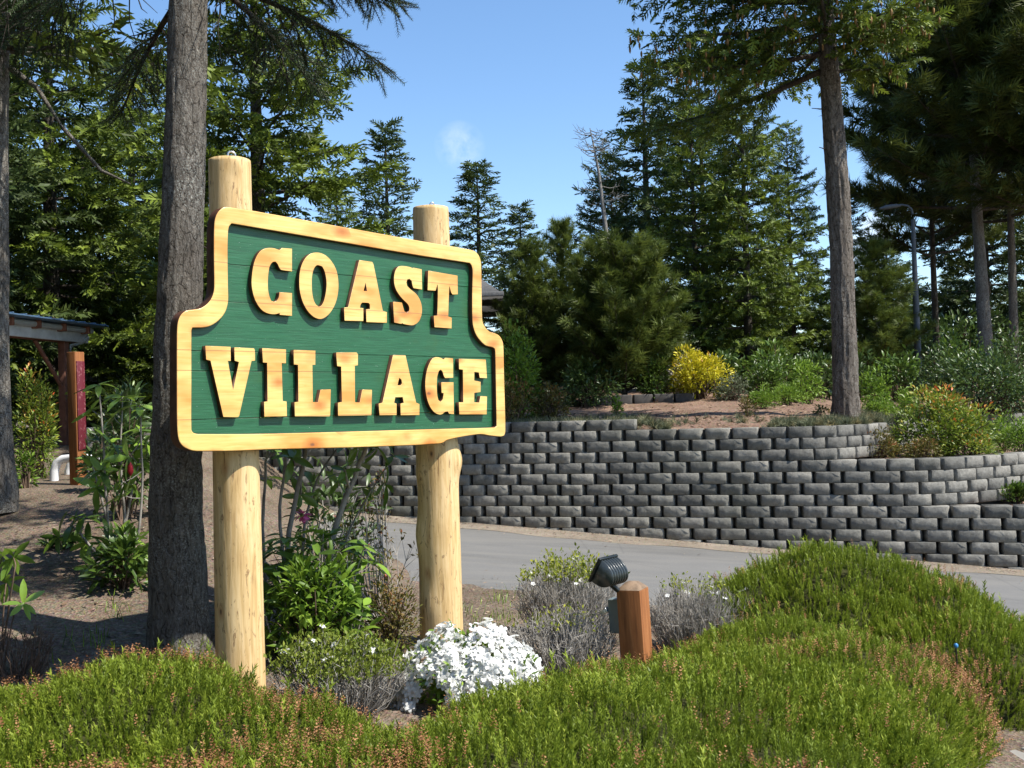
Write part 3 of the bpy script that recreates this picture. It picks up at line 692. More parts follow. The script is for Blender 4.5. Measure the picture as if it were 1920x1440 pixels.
KIT = {}
def kit(key, *a, **k):
    KIT[key] = crown_mesh('crown', *a, **k)
kit('spA', 11, 10, 2.7, .5, 104, .285, M_spruce, step=.15, a0=-.28, wide=.5, droop=-.2, p=.85)
kit('spB', 12, 9, 2.1, .4, 90, .275, M_spruce, step=.155, wide=.52, a0=-.2, p=.9, droop=-.2)
kit('spC', 13, 9, 2.0, .4, 74, .34, M_spruce_far, step=.20, wide=.55, a0=-.3, p=1.0, lmin=.12, droop=-.2)
kit('spD', 14, 11, 3.0, 1.0, 80, .40, M_spruce_far, step=.19, wide=.5, p=.62, a0=-.2)
kit('piA', 15, 3.0, 1.15, .15, 84, .24, M_pine, 'pine', step=.13, a0=.35, a1=1.5, wide=.55, base=.25, droop=.55, ang=.6, p=.5, cur=.35)
kit('piB', 16, 4.6, 1.4, .5, 60, .27, M_pine, 'pine', step=.16, a0=.15, a1=1.2, wide=.5, base=.24, droop=.4, ang=.7, p=.85, cur=.3)
kit('piD', 17, 11, 3.0, 3.9, 66, .38, M_pine_dark, 'pine', step=.22, a0=.1, a1=.8, wide=.5, base=.35, droop=.25, ang=.8, p=.4, cur=.25, inner=.3)
for k, (me, lg) in KIT.items(): print(k, len(me.polygons))
_tr = {}
def tree(name, label, cat, px, Y, tip, key, H0, r0, bark, group=None, rot=0, wide=1.0, zbase=None, lean=(0, 0)):
    """a whole conifer standing where the photo shows it: px = its foot, tip = picture height of its top"""
    x = P(px, 760, Y)[0]; zb = zbase if zbase is not None else (float(zter(np.array(x), np.array(Y))) if x > -4.5 and Y > 14 else Gs(x, Y))
    ztp = P(px, tip, Y)[2]; s = (ztp-zb)/H0
    t = thing(name, label, cat, (x, Y, zb-.03), group, rot); t.scale = (s*wide, s*wide, s)
    tk = (key, round(r0, 2), bark.name)
    if tk not in _tr:
        g = Geo(); g.add(*trunk_geo(H0*.98, r0, .012, n=12, m=20, seed=len(_tr)))
        lg = KIT[key][1]
        _tr[tk] = (g.mesh('trunk', bark, True, False), lg.mesh('branches', M_bk_dark, True, False))
    link('trunk', _tr[tk][0], t); link('branches', _tr[tk][1], t); link('crown', KIT[key][0], t)
    if lean != (0, 0): t.rotation_euler = (lean[1], lean[0], rot)
    return t
GB = 'conifers behind the terrace'
tree('spruce_tree', 'tall dense spruce rising straight behind the sign and its left post', 'tree', 492, 17, -330, 'spA', 10, .17, M_bk_dark, rot=.4, wide=1.05)
tree('spruce_tree', 'slim pointed spruce between the two sign posts, its tip alone in the sky', 'tree', 735, 30, 232, 'spC', 9, .13, M_bk_dark, GB, 1.2, 1.3)
tree('spruce_tree', 'pointed spruce just right of the top of the right sign post', 'tree', 906, 33, 306, 'spC', 9, .13, M_bk_dark, GB, 2.9, 1.6)
tree('spruce_tree', 'short far spruce filling the gap left of the right sign post', 'tree', 640, 26, 330, 'spB', 9, .13, M_bk_dark, GB, 2.2, 1.1)
tree('spruce_tree', 'low spruce right behind the right sign post', 'tree', 830, 38, 430, 'spD', 11, .13, M_bk_dark, GB, .2, 1.1)
tree('spruce_tree', 'dark round-topped spruce behind the bare dead snag', 'tree', 1158, 35, 285, 'spD', 11, .15, M_bk_dark, GB, .9, 1.0)
tree('spruce_tree', 'tallest thin spire of the spruce cluster right of the dead snag', 'tree', 1224, 33, 118, 'spC', 9, .16, M_bk_dark, GB, .1, 1.25)
tree('spruce_tree', 'dark spruce in the middle of the cluster behind the sunlit ones', 'tree', 1330, 31, 90, 'spD', 11, .16, M_bk_dark, GB, 2.1, 1.05)
tree('spruce_tree', 'sunlit green spruce at the left front of the cluster', 'tree', 1312, 24, 200, 'spB', 9, .14, M_bk_dark, GB, .6, 1.15, )
tree('spruce_tree', 'tall sunlit spruce in front of the cluster, left of the single big trunk', 'tree', 1408, 22.5, 110, 'spA', 10, .17, M_bk_dark, GB, 3.4, .92)
tree('spruce_tree', 'dark spruce close on the left of the single big trunk', 'tree', 1492, 26, 235, 'spA', 10, .16, M_bk_dark, GB, 5.2, .9)
tree('spruce_tree', 'far slim spruce half hidden by the single big trunk', 'tree', 1606, 30, 362, 'spC', 9, .12, M_bk_dark, GB, 4.0, 1.1)
tree('spruce_tree', 'small far spruce beside the curved lamp arm', 'tree', 1672, 46, 362, 'spC', 9, .12, M_bk_dark, GB, 2.4, .9)
tree('pine_tree', 'brownish pine right of the single big trunk', 'tree', 1648, 25, 470, 'piB', 4.6, .09, M_bk_dark, GB, 1.4, 1.1)
tree('spruce_tree', 'young spruce with upswept tips right behind the right shoulder of the sign', 'tree', 985, 24, 384, 'spC', 9, .12, M_bk_dark, GB, .5, 1.5)
tree('pine_tree', 'young pine right of the small bright broadleaf tree, leftmost of the young pines', 'tree', 1000, 20.5, 470, 'piB', 4.6, .07, M_bk_dark, 'young pines on the terrace', .5, .95)
tree('pine_tree', 'middle young pine between the sign and the bushy pine', 'tree', 1062, 21, 432, 'piB', 4.6, .07, M_bk_dark, 'young pines on the terrace', 2.5, .8)
tree('pine_bush', 'low bushy pine with upright candles at the centre of the terrace', 'tree', 1172, 19.6, 500, 'piA', 3.0, .06, M_bk_dark, 'young pines on the terrace', 1.0, 1.08)
# right hand stand of dark pines
tree('pine_tree', 'leaning dark pine with a pale trunk near the right edge', 'tree', 1855, 27, -190, 'piD', 11, .17, M_bk_grey, 'dark pines at the right edge', .3, 1.0, lean=(-.03, 0))
tree('pine_tree', 'dark pine with the thin pale trunk at the very right edge', 'tree', 1905, 30, -120, 'piD', 11, .13, M_bk_grey, 'dark pines at the right edge', 2.6, .9, lean=(-.012, 0))
tree('pine_tree', 'dark pine behind the lamp post', 'tree', 1760, 33, 60, 'piD', 11, .14, M_bk_dark, 'dark pines at the right edge', 4.1, .85)
tree('pine_tree', 'dark pine overhanging the picture from beyond the right edge', 'tree', 2010, 26, -160, 'piD', 11, .17, M_bk_dark, 'dark pines at the right edge', 1.1, 1.0)
# left hand wall of trees
tree('spruce_tree', 'dark broad spruce in the shade at the left edge above the carport', 'tree', 100, 22, -250, 'spA', 10, .18, M_bk_dark, 'spruces at the left', 1.9, 1.0)
tree('spruce_tree', 'spruce behind the carport left of the big near trunk', 'tree', 255, 26, 100, 'spB', 9, .16, M_bk_dark, 'spruces at the left', .4, 1.3)
tree('spruce_tree', 'spruce between the carport and the big near trunk, low green branches', 'tree', 190, 24, 300, 'spB', 9, .12, M_bk_dark, 'spruces at the left', 3.9, 1.35)
tree('spruce_tree', 'spruce just right behind the big near trunk, below the tall one', 'tree', 395, 22, 180, 'spA', 10, .15, M_bk_dark, 'spruces at the left', 4.4, 1.1)
tree('spruce_tree', 'spruce leaning over the left picture edge behind the pale trunk', 'tree', -70, 20, -150, 'spD', 11, .17, M_bk_dark, 'spruces at the left', 5.0, 1.0)
rt = random.Random(8)
far = [(-150, 34), (20, 30), (140, 27), (310, 29), (560, 44), (690, 48), (860, 52), (1010, 47), (1110, 52), (1270, 44), (1420, 40), (1545, 44), (1730, 42), (1860, 36), (1990, 38), (2120, 30), (1690, 47), (1790, 45), (1900, 47), (1950, 43)]
for i, (px, Y) in enumerate(far):
    k, h0 = (('spB', 9), ('spD', 11), ('spA', 10))[i % 3]; tip = {True: rt.uniform(150, 300), False: rt.uniform(490, 560)}[(px < 400 or px > 1800) and Y < 40]
    tree('far_conifer', 'dark conifer of the far tree line seen only in gaps between nearer trees', 'tree', px, Y, tip, k, h0, .14, M_bk_dark, 'far tree line', rt.uniform(0, 6), rt.uniform(1.3, 1.7) if tip > 400 else 1.1)
# unseen trees added behind and left of the camera to cut the skylight
for i, (x, y) in enumerate([(-22, -4), (-18, -12), (-12, -17), (-6, -19), (0, -20), (6, -22), (-26, 4), (-19, 3), (-9, -13), (2, -14), (-9.5, 2.5), (-11.5, 8), (-8, -3), (-14, 12)]):
    key = ('spA', 'spD', 'spB')[i % 3]; h0 = (10, 11, 9)[i % 3]; s = 1.35+.12*(i % 4)
    t = thing('added_spruce', 'spruce added out of view behind and left of the viewer to cut skylight', 'tree', (x, y, -.1), 'trees added out of view', i*1.3, s)
    tm = next(m for k, m in _tr.items() if k[0] == key); link('trunk', tm[0], t); link('branches', tm[1], t); link('crown', KIT[key][0], t)

# ------------------------------------------------------------------ the near trees
def big_trunk(name, par, pts, rads, n, m, mat, seed, ridge=.06, fr=9.0, zs=2.0, flare=0.3):
    pts = np.asarray(pts, float); u = np.linspace(0, 1, m); uu = np.linspace(0, 1, len(pts))
    C = np.stack([np.interp(u, uu, pts[:, k]) for k in range(3)], 1)
    for _ in range(6): C[1:-1] = (C[:-2]+2*C[1:-1]+C[2:])/4
    rr = np.interp(u, uu, rads); z = C[:, 2]-C[0, 2]
    rr = rr*(1+flare*np.exp(-np.clip(z-.25, 0, None)/.28)); a = np.linspace(0, 2*math.pi, n, endpoint=False); Zg, Ag = np.meshgrid(z, a, indexing='ij')
    tw = Ag+Zg*.12
    q = np.stack([np.cos(tw)*fr/2+20, np.sin(tw)*fr/2, Zg*zs], -1)
    f1 = np.abs(fbm(q, seed, 3)-.5)*2; f2 = fbm(q*2.7, seed+3, 3); f3 = fbm(np.stack([np.cos(Ag), np.sin(Ag), Zg*.8], -1), seed+9)-.5
    r = rr[:, None]*(1+ridge*(np.clip(f1*2.2, 0, 1)-.6)+ridge*.9*(f2-.5)+.12*f3)
    V = np.stack([C[:, 0][:, None]+np.cos(Ag)*r, C[:, 1][:, None]+np.sin(Ag)*r, C[:, 2][:, None]+0*Ag], -1).reshape(-1, 3)
    i = np.arange(m-1)[:, None]*n; j = np.arange(n)[None, :]; k = (j+1) % n
    return link(name, make_mesh(name, V, np.stack([i+j, i+k, i+n+k, i+n+j], -1).reshape(-1, 4), mat, smooth=True), par)
def add_crown(par, seed, H, R, z0, nb, ss, mat, tmpl='spruce', bark=M_bk_dark, off=(0, 0, 0), off1=None, name='crown', **kw):
    me, lg = crown_mesh(name, seed, H, R, z0, nb, ss, mat, tmpl, **kw)
    o = link(name, me, par, T(off)); l = link('branches', lg.mesh('branches', bark, True, False), par, T(off)); return o
# 1. big trunk close behind the left post
Yb = 6.05; b0 = P(333, 1235, Yb); b0[2] = .1
nt_ = thing('near_spruce', 'big grey-barked spruce trunk close behind the left sign post, boughs overhead', 'tree', b0)
tp = [P(338, 1240, Yb), P(330, 950, Yb), P(334, 640, Yb), P(345, 320, Yb), P(353, 0, Yb), P(357, -500, Yb+.1), P(358, -1400, Yb+.2), P(358, -2300, Yb+.2)]
tp = [np.array([*tp[0][:2], -.15])]+tp
rr_ = [.19, .182, .155, .136, .122, .112, .09, .055, .012]
tq = np.array(tp)-b0
big_trunk('trunk', nt_, tq, rr_, 64, 360, M_bk_grey, 31, .075, 13, 3.2, .12)
add_crown(nt_, 41, 11.5, 3.3, 5.7, 66, .30, M_spruce, step=.22, a0=-.1, side=lambda az, t: max(.3, 1-.55*max(0, -math.sin(az))-.5*max(0, math.cos(az+.3))**4), off=(tq[5][0], tq[5][1], 0))  # out-of-view crown, its outline shaped to shade the left soil and spare the sign
# its lower boughs with every needle: drooping sprays against the sky at the top of the picture
rb = np.random.default_rng(77); limbs = []; cx, cy = tq[5][0], tq[5][1]
for az, z, L, a, cur in ((.02, 4.5, 1.25, .10, -.26), (-.02, 4.55, 1.5, .08, -.20), (.30, 4.5, 1.15, .02, -.2), (.45, 4.6, 1.35, .05, -.25), (.12, 4.85, 1.75, .06, -.27), (.02, 4.75, 1.6, .02, -.13), (.6, 4.3, 1.3, -.05, -.2), (2.2, 4.2, 1.5, 0, -.25), (2.9, 4.35, 1.9, .05, -.3), (3.6, 4.3, 1.6, 0, -.25), (1.3, 4.35, 1.7, .05, -.2)):
    u = np.linspace(0, 1, 7); d = np.array([math.cos(az), math.sin(az)])
    limbs.append((np.stack([cx+d[0]*L*u, cy+d[1]*L*u, z-b0[2]+L*(a*u+cur*u*u)], 1), L, 0))
Pp, D, A = sprays(rb, limbs, .13, step=.068, wide=.34, base=.16, droop=-.55, inner=.36, ang=.75)
M = basis(D, roll=rb.uniform(0, 6, len(D))); V, F = tile(SHT_V, SHT_F, M, Pp, .15*rb.uniform(.8, 1.2, len(D)))
print('near boughs', len(F)); link('boughs', make_mesh('boughs', V, F, M_near_spruce, np.repeat(np.clip(A-.05, 0, 1), len(SHT_V))), nt_)
lg = Geo()
for pts, L, t in limbs: lg.add(*tube(pts, np.linspace(.025, .004, 7), 6))
sd = nrm(D); a0 = Pp-sd*.02; a1 = Pp+sd*.14
for p0, p1 in zip(a0[::1], a1[::1]): lg.add(*tube([p0, p1], [.004, .002], 3))
for i in range(46):          # bare dead twigs hanging from the boughs
    p, d = interp_path(limbs[i % 11][0], np.array([rb.uniform(.15, .75)])); p = p[0]; l = rb.uniform(.2, .55)
    e = p+np.array([rb.normal(0, .12), rb.normal(0, .12), -l]); md = (p+e)/2+rb.normal(0, .04, 3); lg.add(*tube([p, md, e], [.005, .0035, .0015], 4))
link('branches', lg.mesh('branches', M_bk_dark, True, False), nt_)
# 2. trunk on the left picture edge
Yl = 9.3; l0 = P(6, 930, Yl); l0[2] = Gs(l0[0], Yl)-.05
lt = thing('edge_conifer', 'pale lichen-grey trunk cut by the left picture edge, bare branch stubs', 'tree', l0)
tl_ = np.array([P(-12, 960, Yl), P(-14, 700, Yl), P(-12, 400, Yl), P(-8, 150, Yl), P(-4, 0, Yl), P(10, -400, Yl), P(14, -1200, Yl)])-l0
big_trunk('trunk', lt, tl_, [.17, .145, .125, .11, .10, .08, .015], 48, 220, M_bk_grey, 35, .06, 10, 3, .25)
add_crown(lt, 43, 8.5, 1.9, 4.3, 46, .30, M_spruce, step=.26, a0=-.2, off=(tl_[4][0], tl_[4][1], 0))
for pa, pb, pc, r in (((20, 98), (80, 100), (135, 106), .016), ((20, 128), (70, 165), (118, 240), .03), ((118, 240), (190, 320), (245, 345), .02), ((8, 60), (30, 62), (46, 66), .014)):
    q = np.array([P(*pa, Yl), P(*pb, Yl-.1), P(*pc, Yl-.15)])-l0; g = Geo(); g.add(*tube(q, [r, r*.8, r*.35], 7)); link('dead_branch', g.mesh('dead_branch', M_bk_pale if r < .018 else M_bk_grey, True, False), lt)
# 3. single tree on the terrace, right
Yr = 15.4; r0 = P(1586, 780, Yr); r0[2] = float(zter(r0[0], Yr))-.05
r3 = thing('terrace_spruce', 'single tall tree with a bare furrowed trunk standing behind the terrace wall', 'tree', r0)
tr_ = np.array([P(1586, 790, Yr), P(1583, 640, Yr), P(1578, 480, Yr), P(1569, 330, Yr), P(1560, 200, Yr), P(1552, 90, Yr), P(1545, 0, Yr), P(1535, -300, Yr), P(1530, -900, Yr)])-r0
big_trunk('trunk', r3, tr_, [.19, .18, .172, .176, .155, .138, .125, .09, .015], 64, 330, M_bk_brown, 37, .11, 9, 1.7, .12)
def sideR(az, t): return .82-.36*math.cos(az)*(1-.4*t)-.14*math.sin(az)
me, lg = crown_mesh('crown', 51, 10.2, 3.1, 5.35, 84, .22, M_spruce, step=.14, a0=-.28, wide=.46, droop=-.32, side=sideR, p=.7)
ox = (tr_[6][0], tr_[6][1], 0)
link('crown', me, r3, T(ox)); link('branches', lg.mesh('branches', M_bk_dark, True, False), r3, T(ox))
M_cone = plain('spruce_cones', (.30, .17, .06), .7, var=.3)
cg = Geo(); rc = np.random.default_rng(3); co = np.empty(len(me.vertices)*3, np.float32); me.vertices.foreach_get('co', co); co = co.reshape(-1, 3)
sel = co[(co[:, 2] > 5.0) & (co[:, 2] < 7.6) & (co[:, 1] < .3) & (np.hypot(co[:, 0], co[:, 1]) > .7)]; sel = sel[rc.choice(len(sel), 420, False)]
cu_ = np.array([[0, 0, 0], [0, 0, -.03], [0, 0, -.07], [0, 0, -.105]])
for p in sel: cg.add(*tube(cu_+p+[0, 0, -.01], [.006, .018, .016, .004], 5))
cn = link('cones', cg.mesh('cones', M_cone, True, False), r3, T(ox)); cn['kind'] = 'stuff'
for pa, pb, r in (((1552, 205), (1522, 203), .012), ((1549, 280), (1536, 276), .012)):
    q = np.array([P(*pa, Yr-.05), P(*pb, Yr-.2)])-r0; g = Geo(); g.add(*tube(q, [r, r*.4], 6)); link('stub', g.mesh('stub', M_bk_dark, True, False), r3)
# 4. dead snag
Ys = 27; s0 = P(1147, 700, Ys); s0[2] = float(zter(s0[0], Ys))
sn = thing('dead_snag', 'thin bare dead tree leaning against the sky, no needles left', 'tree', s0)
sq = np.array([P(1150, 700, Ys), P(1143, 490, Ys), P(1132, 400, Ys), P(1122, 320, Ys), P(1112, 268, Ys), P(1106, 240, Ys)])-s0
g = Geo(); g.add(*tube(sq, [.10, .075, .055, .04, .022, .01], 9)); link('trunk', g.mesh('trunk', M_bk_pale, True, False), sn)
rs = np.random.default_rng(6); g = Geo()
for i in range(34):
    u = rs.uniform(.42, 1); p, d = interp_path(sq, np.array([u])); p = p[0]; sgn = rs.choice([-1, 1], p=[.4, .6]); l = rs.uniform(.2, .75)*(1.15-u*.5)
    e = p+np.array([sgn*l, rs.normal(0, .2), rs.uniform(-.1, .35)*l]); md = (p+e)/2+[0, 0, -.06]; g.add(*tube([p, md, e], [.016, .012, .005], 4))
    for k in range(4):
        q0 = p+(e-p)*rs.uniform(.4, 1); g.add(*tube([q0, q0+rs.normal(0, .1, 3)+[sgn*.06, 0, .04]], [.008, .003], 3))
link('branches', g.mesh('branches', M_bk_pale, True, False), sn)
# ------------------------------------------------------------------ heather bed
M_heather = leaf_mat('heather_shoots', [(0, (.055, .076, .010)), (.4, (.135, .185, .018)), (.75, (.24, .31, .03)), (1, (.40, .45, .065))], .3, .5)
M_hstem = plain('heather_stems', (.04, .042, .016), .95, var=.4, scale=30, spec=.05)
M_hflower = leaf_mat('faded_heather_flowers', [(0, (.13, .05, .022)), (.5, (.28, .125, .05)), (1, (.43, .23, .105))], .2, .7)
MOUNDS = [(-150, 4.2, .8, .9, .38), (60, 4.3, .8, .75, .38), (255, 4.4, .62, .72, .47), (420, 4.1, .62, .7, .36), (600, 3.5, .7, .75, .36), (760, 3.1, .7, .7, .35), (200, 3.2, 1.0, .8, .34),
          (900, 3.6, .8, .85, .37), (1060, 4.1, .75, .85, .36), (1230, 4.55, .75, .8, .31), (1400, 4.9, .8, .85, .27), (1540, 5.4, .65, .75, .24), (1545, 6.95, .98, .85, .47), (1700, 6.7, .72, .8, .34),
          (1775, 6.2, .70, .58, .20), (1585, 4.55, .34, .65, .16), (1400, 3.8, .6, .75, .25), (1180, 3.2, .9, .75, .32), (450, 2.9, .9, .7, .30), (1000, 2.7, .9, .6, .28), (1440, 6.1, .55, .55, .22), (1340, 5.6, .5, .5, .2), (1655, 5.4, .42, .5, .12), (1480, 3.6, .35, .55, .12), (1490, 4.6, .5, .65, .22)]
EL = []
for px, Y, rx, ry, zt in MOUNDS:
    x = (px-960)/FPX*Y; zb = Gs(x, Y)-.08; EL.append((x, Y, zb, rx, ry, zt-zb))
EL = np.array(EL)
def xedge(p): return np.interp(p[:, 1], [2.5, 4, 5, 5.6, 6.0, 6.4, 8], [1.6, 1.95, 2.38, 2.85, 3.4, 4.2, 5])
rh = np.random.default_rng(17); PPs, NNs = [], []
for i, (x, y, z, rx, ry, hz) in enumerate(EL):
    area = 2*math.pi*((rx*ry+2*max(rx, ry)*hz)/3)*1.15; n = int(area*2250); v = nrm(rh.normal(size=(n, 3))); v[:, 2] = np.abs(v[:, 2])
    p = v*[rx, ry, hz]; nr = nrm(v/[rx, ry, hz]); p = p+[x, y, z]
    sc1 = .80+.26*fbm(np.c_[p*2.6], 40, 2)+.20*fbm(np.c_[p*7.5], 47, 2); p = np.array([x, y, z])+(p-[x, y, z])*sc1[:, None]
    ok = np.ones(n, bool)
    for j, e in enumerate(EL):
        if j == i: continue
        ok &= (((p-e[:3])/e[3:])**2).sum(1) > .84
    tocam = nrm(EYE-p); ok &= (nr*tocam).sum(1) > -.35
    dq = p-EYE; zc_ = dq@cF; pxx = 960+FPX*(dq@cR)/zc_; pyy = 720-FPX*(dq@cU)/zc_; ok &= (pxx > -230) & (pxx < 2150) & (pyy < 1520)
    ok &= p[:, 0] < xedge(p)
    ok &= p[:, 1] > 2.2; ok &= rh.uniform(size=n) < np.clip((5.6/p[:, 1])**1.0, .8, 1.0)
    # keep clear of posts
    for q, r in ((qL, .12), (qR, .16)): ok &= np.hypot(p[:, 0]-q[0], p[:, 1]-q[1]) > r
    PPs.append(p[ok]); NNs.append(nr[ok])
HP, HN = np.concatenate(PPs), np.concatenate(NNs); n = len(HP)
hv, hf = needles(20, .13, .20, .05, .62, 9, .92); ax_ = np.array([[0, -.03, 0], [0, .03, 0], [1.0, 0, 0]]); hf = np.vstack([hf, [[len(hv), len(hv)+1, len(hv)+2]]]); hv = np.vstack([hv, ax_])
D = nrm(HN*.5+np.array([0, 0, .75])+rh.normal(0, .26, (n, 3))); tall = fbm(HP*1.3, 60, 2)
S = .090*rh.uniform(.6, 1.3, n)*(.7+.7*tall)*np.where(rh.uniform(size=n) < .035, 1.75, 1.0)
A = np.clip(.12+.55*fbm(HP*np.array([1.1, 1.1, 1.1]), 71, 3)+rh.normal(0, .14, n)+.12, 0, 1)
V, F = tile(hv, hf, basis(D, roll=rh.uniform(0, 6, n)), HP-D*(S*.25)[:, None], S)
tipw = np.tile(np.clip(hv[:, 0]*.22-.06, -.06, .2), n)
print('heather shoots', n, len(F))
heather = link('heather', make_mesh('heather', V, F, M_heather, np.clip(np.repeat(A, len(hv))+tipw, 0, 1)))
tag(heather, 'bed of green heather with faded pinkish brown flower heads filling the foreground', 'heather', kind='stuff')
wgt = fbm(HP*2.1, 90, 3)+.10*sstep(.3, -1.2, HP[:, 0])-.045-.05*sstep(.6, 1.6, HP[:, 0])+.05*sstep(4.2, 3.2, HP[:, 1]); sel = np.where((rh.uniform(size=n) < sstep(.44, .68, wgt)*.42+.02))[0]
r = np.random.default_rng(2); fvs, ffs = [], []
for k in range(11):
    a = k*2.4; d = np.array([.35, math.cos(a)*.8, math.sin(a)*.8]); o = np.array([.25+.055*k, 0, 0]); s_ = nrm(np.cross(d, [1, 0, 0.1]))*.042; m = o+d*.07
    b = len(fvs); fvs += [o, m+s_, o+d*.145, m-s_]; ffs.append([b, b+1, b+2, b+3])
fvs, ffs = np.array(fvs), np.array(ffs)
V, F = tile(fvs, ffs, basis(D[sel], roll=rh.uniform(0, 6, len(sel))), HP[sel]+D[sel]*.042, .088*rh.uniform(.75, 1.15, len(sel)))
o = link('faded_flowers', make_mesh('faded_flowers', V, F, M_hflower, np.repeat(rh.uniform(size=len(sel)), len(fvs))), heather); o['kind'] = 'stuff'
g = Geo(); u = np.linspace(0, 2*math.pi, 49)[:-1]; ph = np.linspace(0, math.pi/2, 12)
for e in EL:
    V = np.array([[math.cos(a)*math.cos(b), math.sin(a)*math.cos(b), math.sin(b)] for b in ph for a in u])*e[3:]; V = V*(.80+.26*fbm((V+e[:3])*2.6, 40, 2)+.20*fbm((V+e[:3])*7.5, 47, 2))[:, None]*.93+e[:3]; i = np.arange(11)[:, None]*48; j = np.arange(48)[None, :]; k = (j+1) % 48
    g.add(V, np.stack([i+j, i+k, i+48+k, i+48+j], -1).reshape(-1, 4))
o = link('stems', g.mesh('stems', M_hstem, True, False), heather); o['kind'] = 'stuff'

# ------------------------------------------------------------------ leafy shrubs
def leaf_t(wd=.38, fold=.12, curl=.15):
    V = np.array([[0, 0, 0], [.3, wd*.42, fold*.5], [.68, wd*.40, fold*.4-curl*.3], [1, 0, -curl], [.68, -wd*.40, fold*.4-curl*.3], [.3, -wd*.42, fold*.5], [.35, 0, 0], [.7, 0, -curl*.35]])
    F = np.array([[0, 6, 1], [1, 6, 7], [1, 7, 2], [2, 7, 3], [0, 5, 6], [5, 4, 7], [5, 7, 6], [4, 3, 7]]); return V, F
LV, LF = leaf_t(); LNV, LNF = leaf_t(.26, .1, .25)
QV = np.array([[0, 0, 0], [.5, .22, .06], [1, 0, -.08], [.5, -.22, .06]]); QF = np.array([[0, 1, 2, 3]])
GREEN = [(0, (.03, .06, .012)), (.4, (.075, .135, .022)), (.75, (.15, .24, .035)), (1, (.26, .36, .06))]
M_leaf = leaf_mat('shrub_leaves', GREEN, .28, .4, spec=.45)
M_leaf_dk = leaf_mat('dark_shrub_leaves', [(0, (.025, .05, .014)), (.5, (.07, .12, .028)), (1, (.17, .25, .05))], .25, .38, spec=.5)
M_leaf_lt = leaf_mat('bright_green_leaves', [(0, (.07, .13, .016)), (.5, (.17, .28, .03)), (1, (.34, .46, .07))], .35, .45)
M_leaf_ye = leaf_mat('golden_leaves', [(0, (.22, .22, .012)), (.5, (.52, .47, .02)), (.85, (.72, .60, .05)), (1, (.70, .34, .10))], .3, .45)
M_leaf_or = leaf_mat('pieris_leaves', [(0, (.06, .10, .013)), (.42, (.17, .24, .03)), (.66, (.31, .35, .045)), (.80, (.50, .24, .045)), (1, (.62, .11, .035))], .3, .4)
M_leaf_rd = leaf_mat('reddish_leaves', [(0, (.06, .05, .014)), (.4, (.13, .13, .026)), (.7, (.22, .14, .04)), (1, (.38, .09, .05))], .28, .45)
M_leaf_gy = leaf_mat('grey_green_leaves', [(0, (.06, .075, .045)), (.5, (.14, .165, .09)), (1, (.26, .28, .17))], .2, .6)
M_fern = leaf_mat('fern_fronds', [(0, (.07, .13, .016)), (.5, (.16, .27, .03)), (1, (.30, .42, .06))], .4, .5)
M_twig = plain('grey_twigs', (.36, .335, .30), .9, var=.35, scale=14, spec=.1)
M_twigb = plain('brown_twigs', (.13, .09, .065), .9, var=.35, scale=14, spec=.1)
M_stem = plain('smooth_grey_stems', (.25, .23, .205), .8, var=.35, scale=10, bump=.4, spec=.15)
def shrub(name, label, px, Y, ytop, wpx, mat, n, leaf, tmpl=(LV, LF), zb=None, clumps=26, seed=1, depth=1.0, tip=.0, stem=M_twigb, twigs=40, group=None, cat='shrub', upright=.5, hollow=.55, flat=1.0):
    r = np.random.default_rng(seed); x = P(px, 760, Y)[0]
    if zb is None: zb = float(zter(np.array(x), np.array(Y))) if Y > 14.2 and x > -3.5 else Gs(x, Y)
    H = P(px, ytop, Y)[2]-zb; R = wpx/2/FPX*Y; t = thing(name, label, cat, (x, Y, zb), group)
    c = nrm(r.normal(size=(clumps, 3))); c[:, 2] = np.abs(c[:, 2])*flat; cr = r.uniform(hollow, 1, clumps)[:, None]
    C = c*cr*[R*.78, R*.78*depth, H*.74]; C[:, 2] += H*.12
    k = r.integers(0, clumps, n); off = nrm(r.normal(size=(n, 3))); rad = r.uniform(.55, 1.05, n)[:, None]*np.array([R*.30, R*.30*depth, H*.22])
    p = C[k]+off*rad; ok = p[:, 2] > .02; p, off, k = p[ok], off[ok], k[ok]; m = len(p)
    out = nrm(p-[0, 0, H*.3]); D = nrm(off*.6+out*.5+r.normal(0, .45, (m, 3))+np.array([0, 0, upright*.5]))
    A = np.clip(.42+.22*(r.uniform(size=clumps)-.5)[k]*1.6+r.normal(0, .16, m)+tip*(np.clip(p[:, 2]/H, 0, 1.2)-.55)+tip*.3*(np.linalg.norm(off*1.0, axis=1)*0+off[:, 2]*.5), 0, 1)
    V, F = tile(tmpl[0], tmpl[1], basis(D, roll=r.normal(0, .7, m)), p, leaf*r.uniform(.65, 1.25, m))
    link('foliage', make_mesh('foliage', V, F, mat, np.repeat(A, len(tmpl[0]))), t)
    g = Geo()
    for i in range(twigs):
        e = C[i % clumps]+r.normal(0, .1, 3)*R; b = np.array([r.normal(0, R*.12), r.normal(0, R*.12), -.05]); md = b*.5+e*.5+np.array([0, 0, H*.08]); g.add(*tube([b, md, e], [.014*R+.004, .010*R+.003, .003], 4))
    link('stems', g.mesh('stems', stem, True, False), t); return t
shrub('golden_shrub', 'round bright yellow leaved shrub on the bark terrace', 1313, 19.2, 650, 140, M_leaf_ye, 3200, .085, seed=2, tip=.25, flat=1.2)
shrub('grey_twig_shrub', 'grey half-bare shrub between the bushy pine and the yellow shrub', 1282, 20.6, 588, 105, M_leaf_gy, 1500, .06, (QV, QF), seed=3, stem=M_twig, twigs=120)
shrub('broadleaf_shrub', 'small bright green maple-like tree beside the right edge of the sign', 972, 16.2, 585, 105, M_leaf_lt, 2300, .085, seed=4, upright=.2, clumps=34)
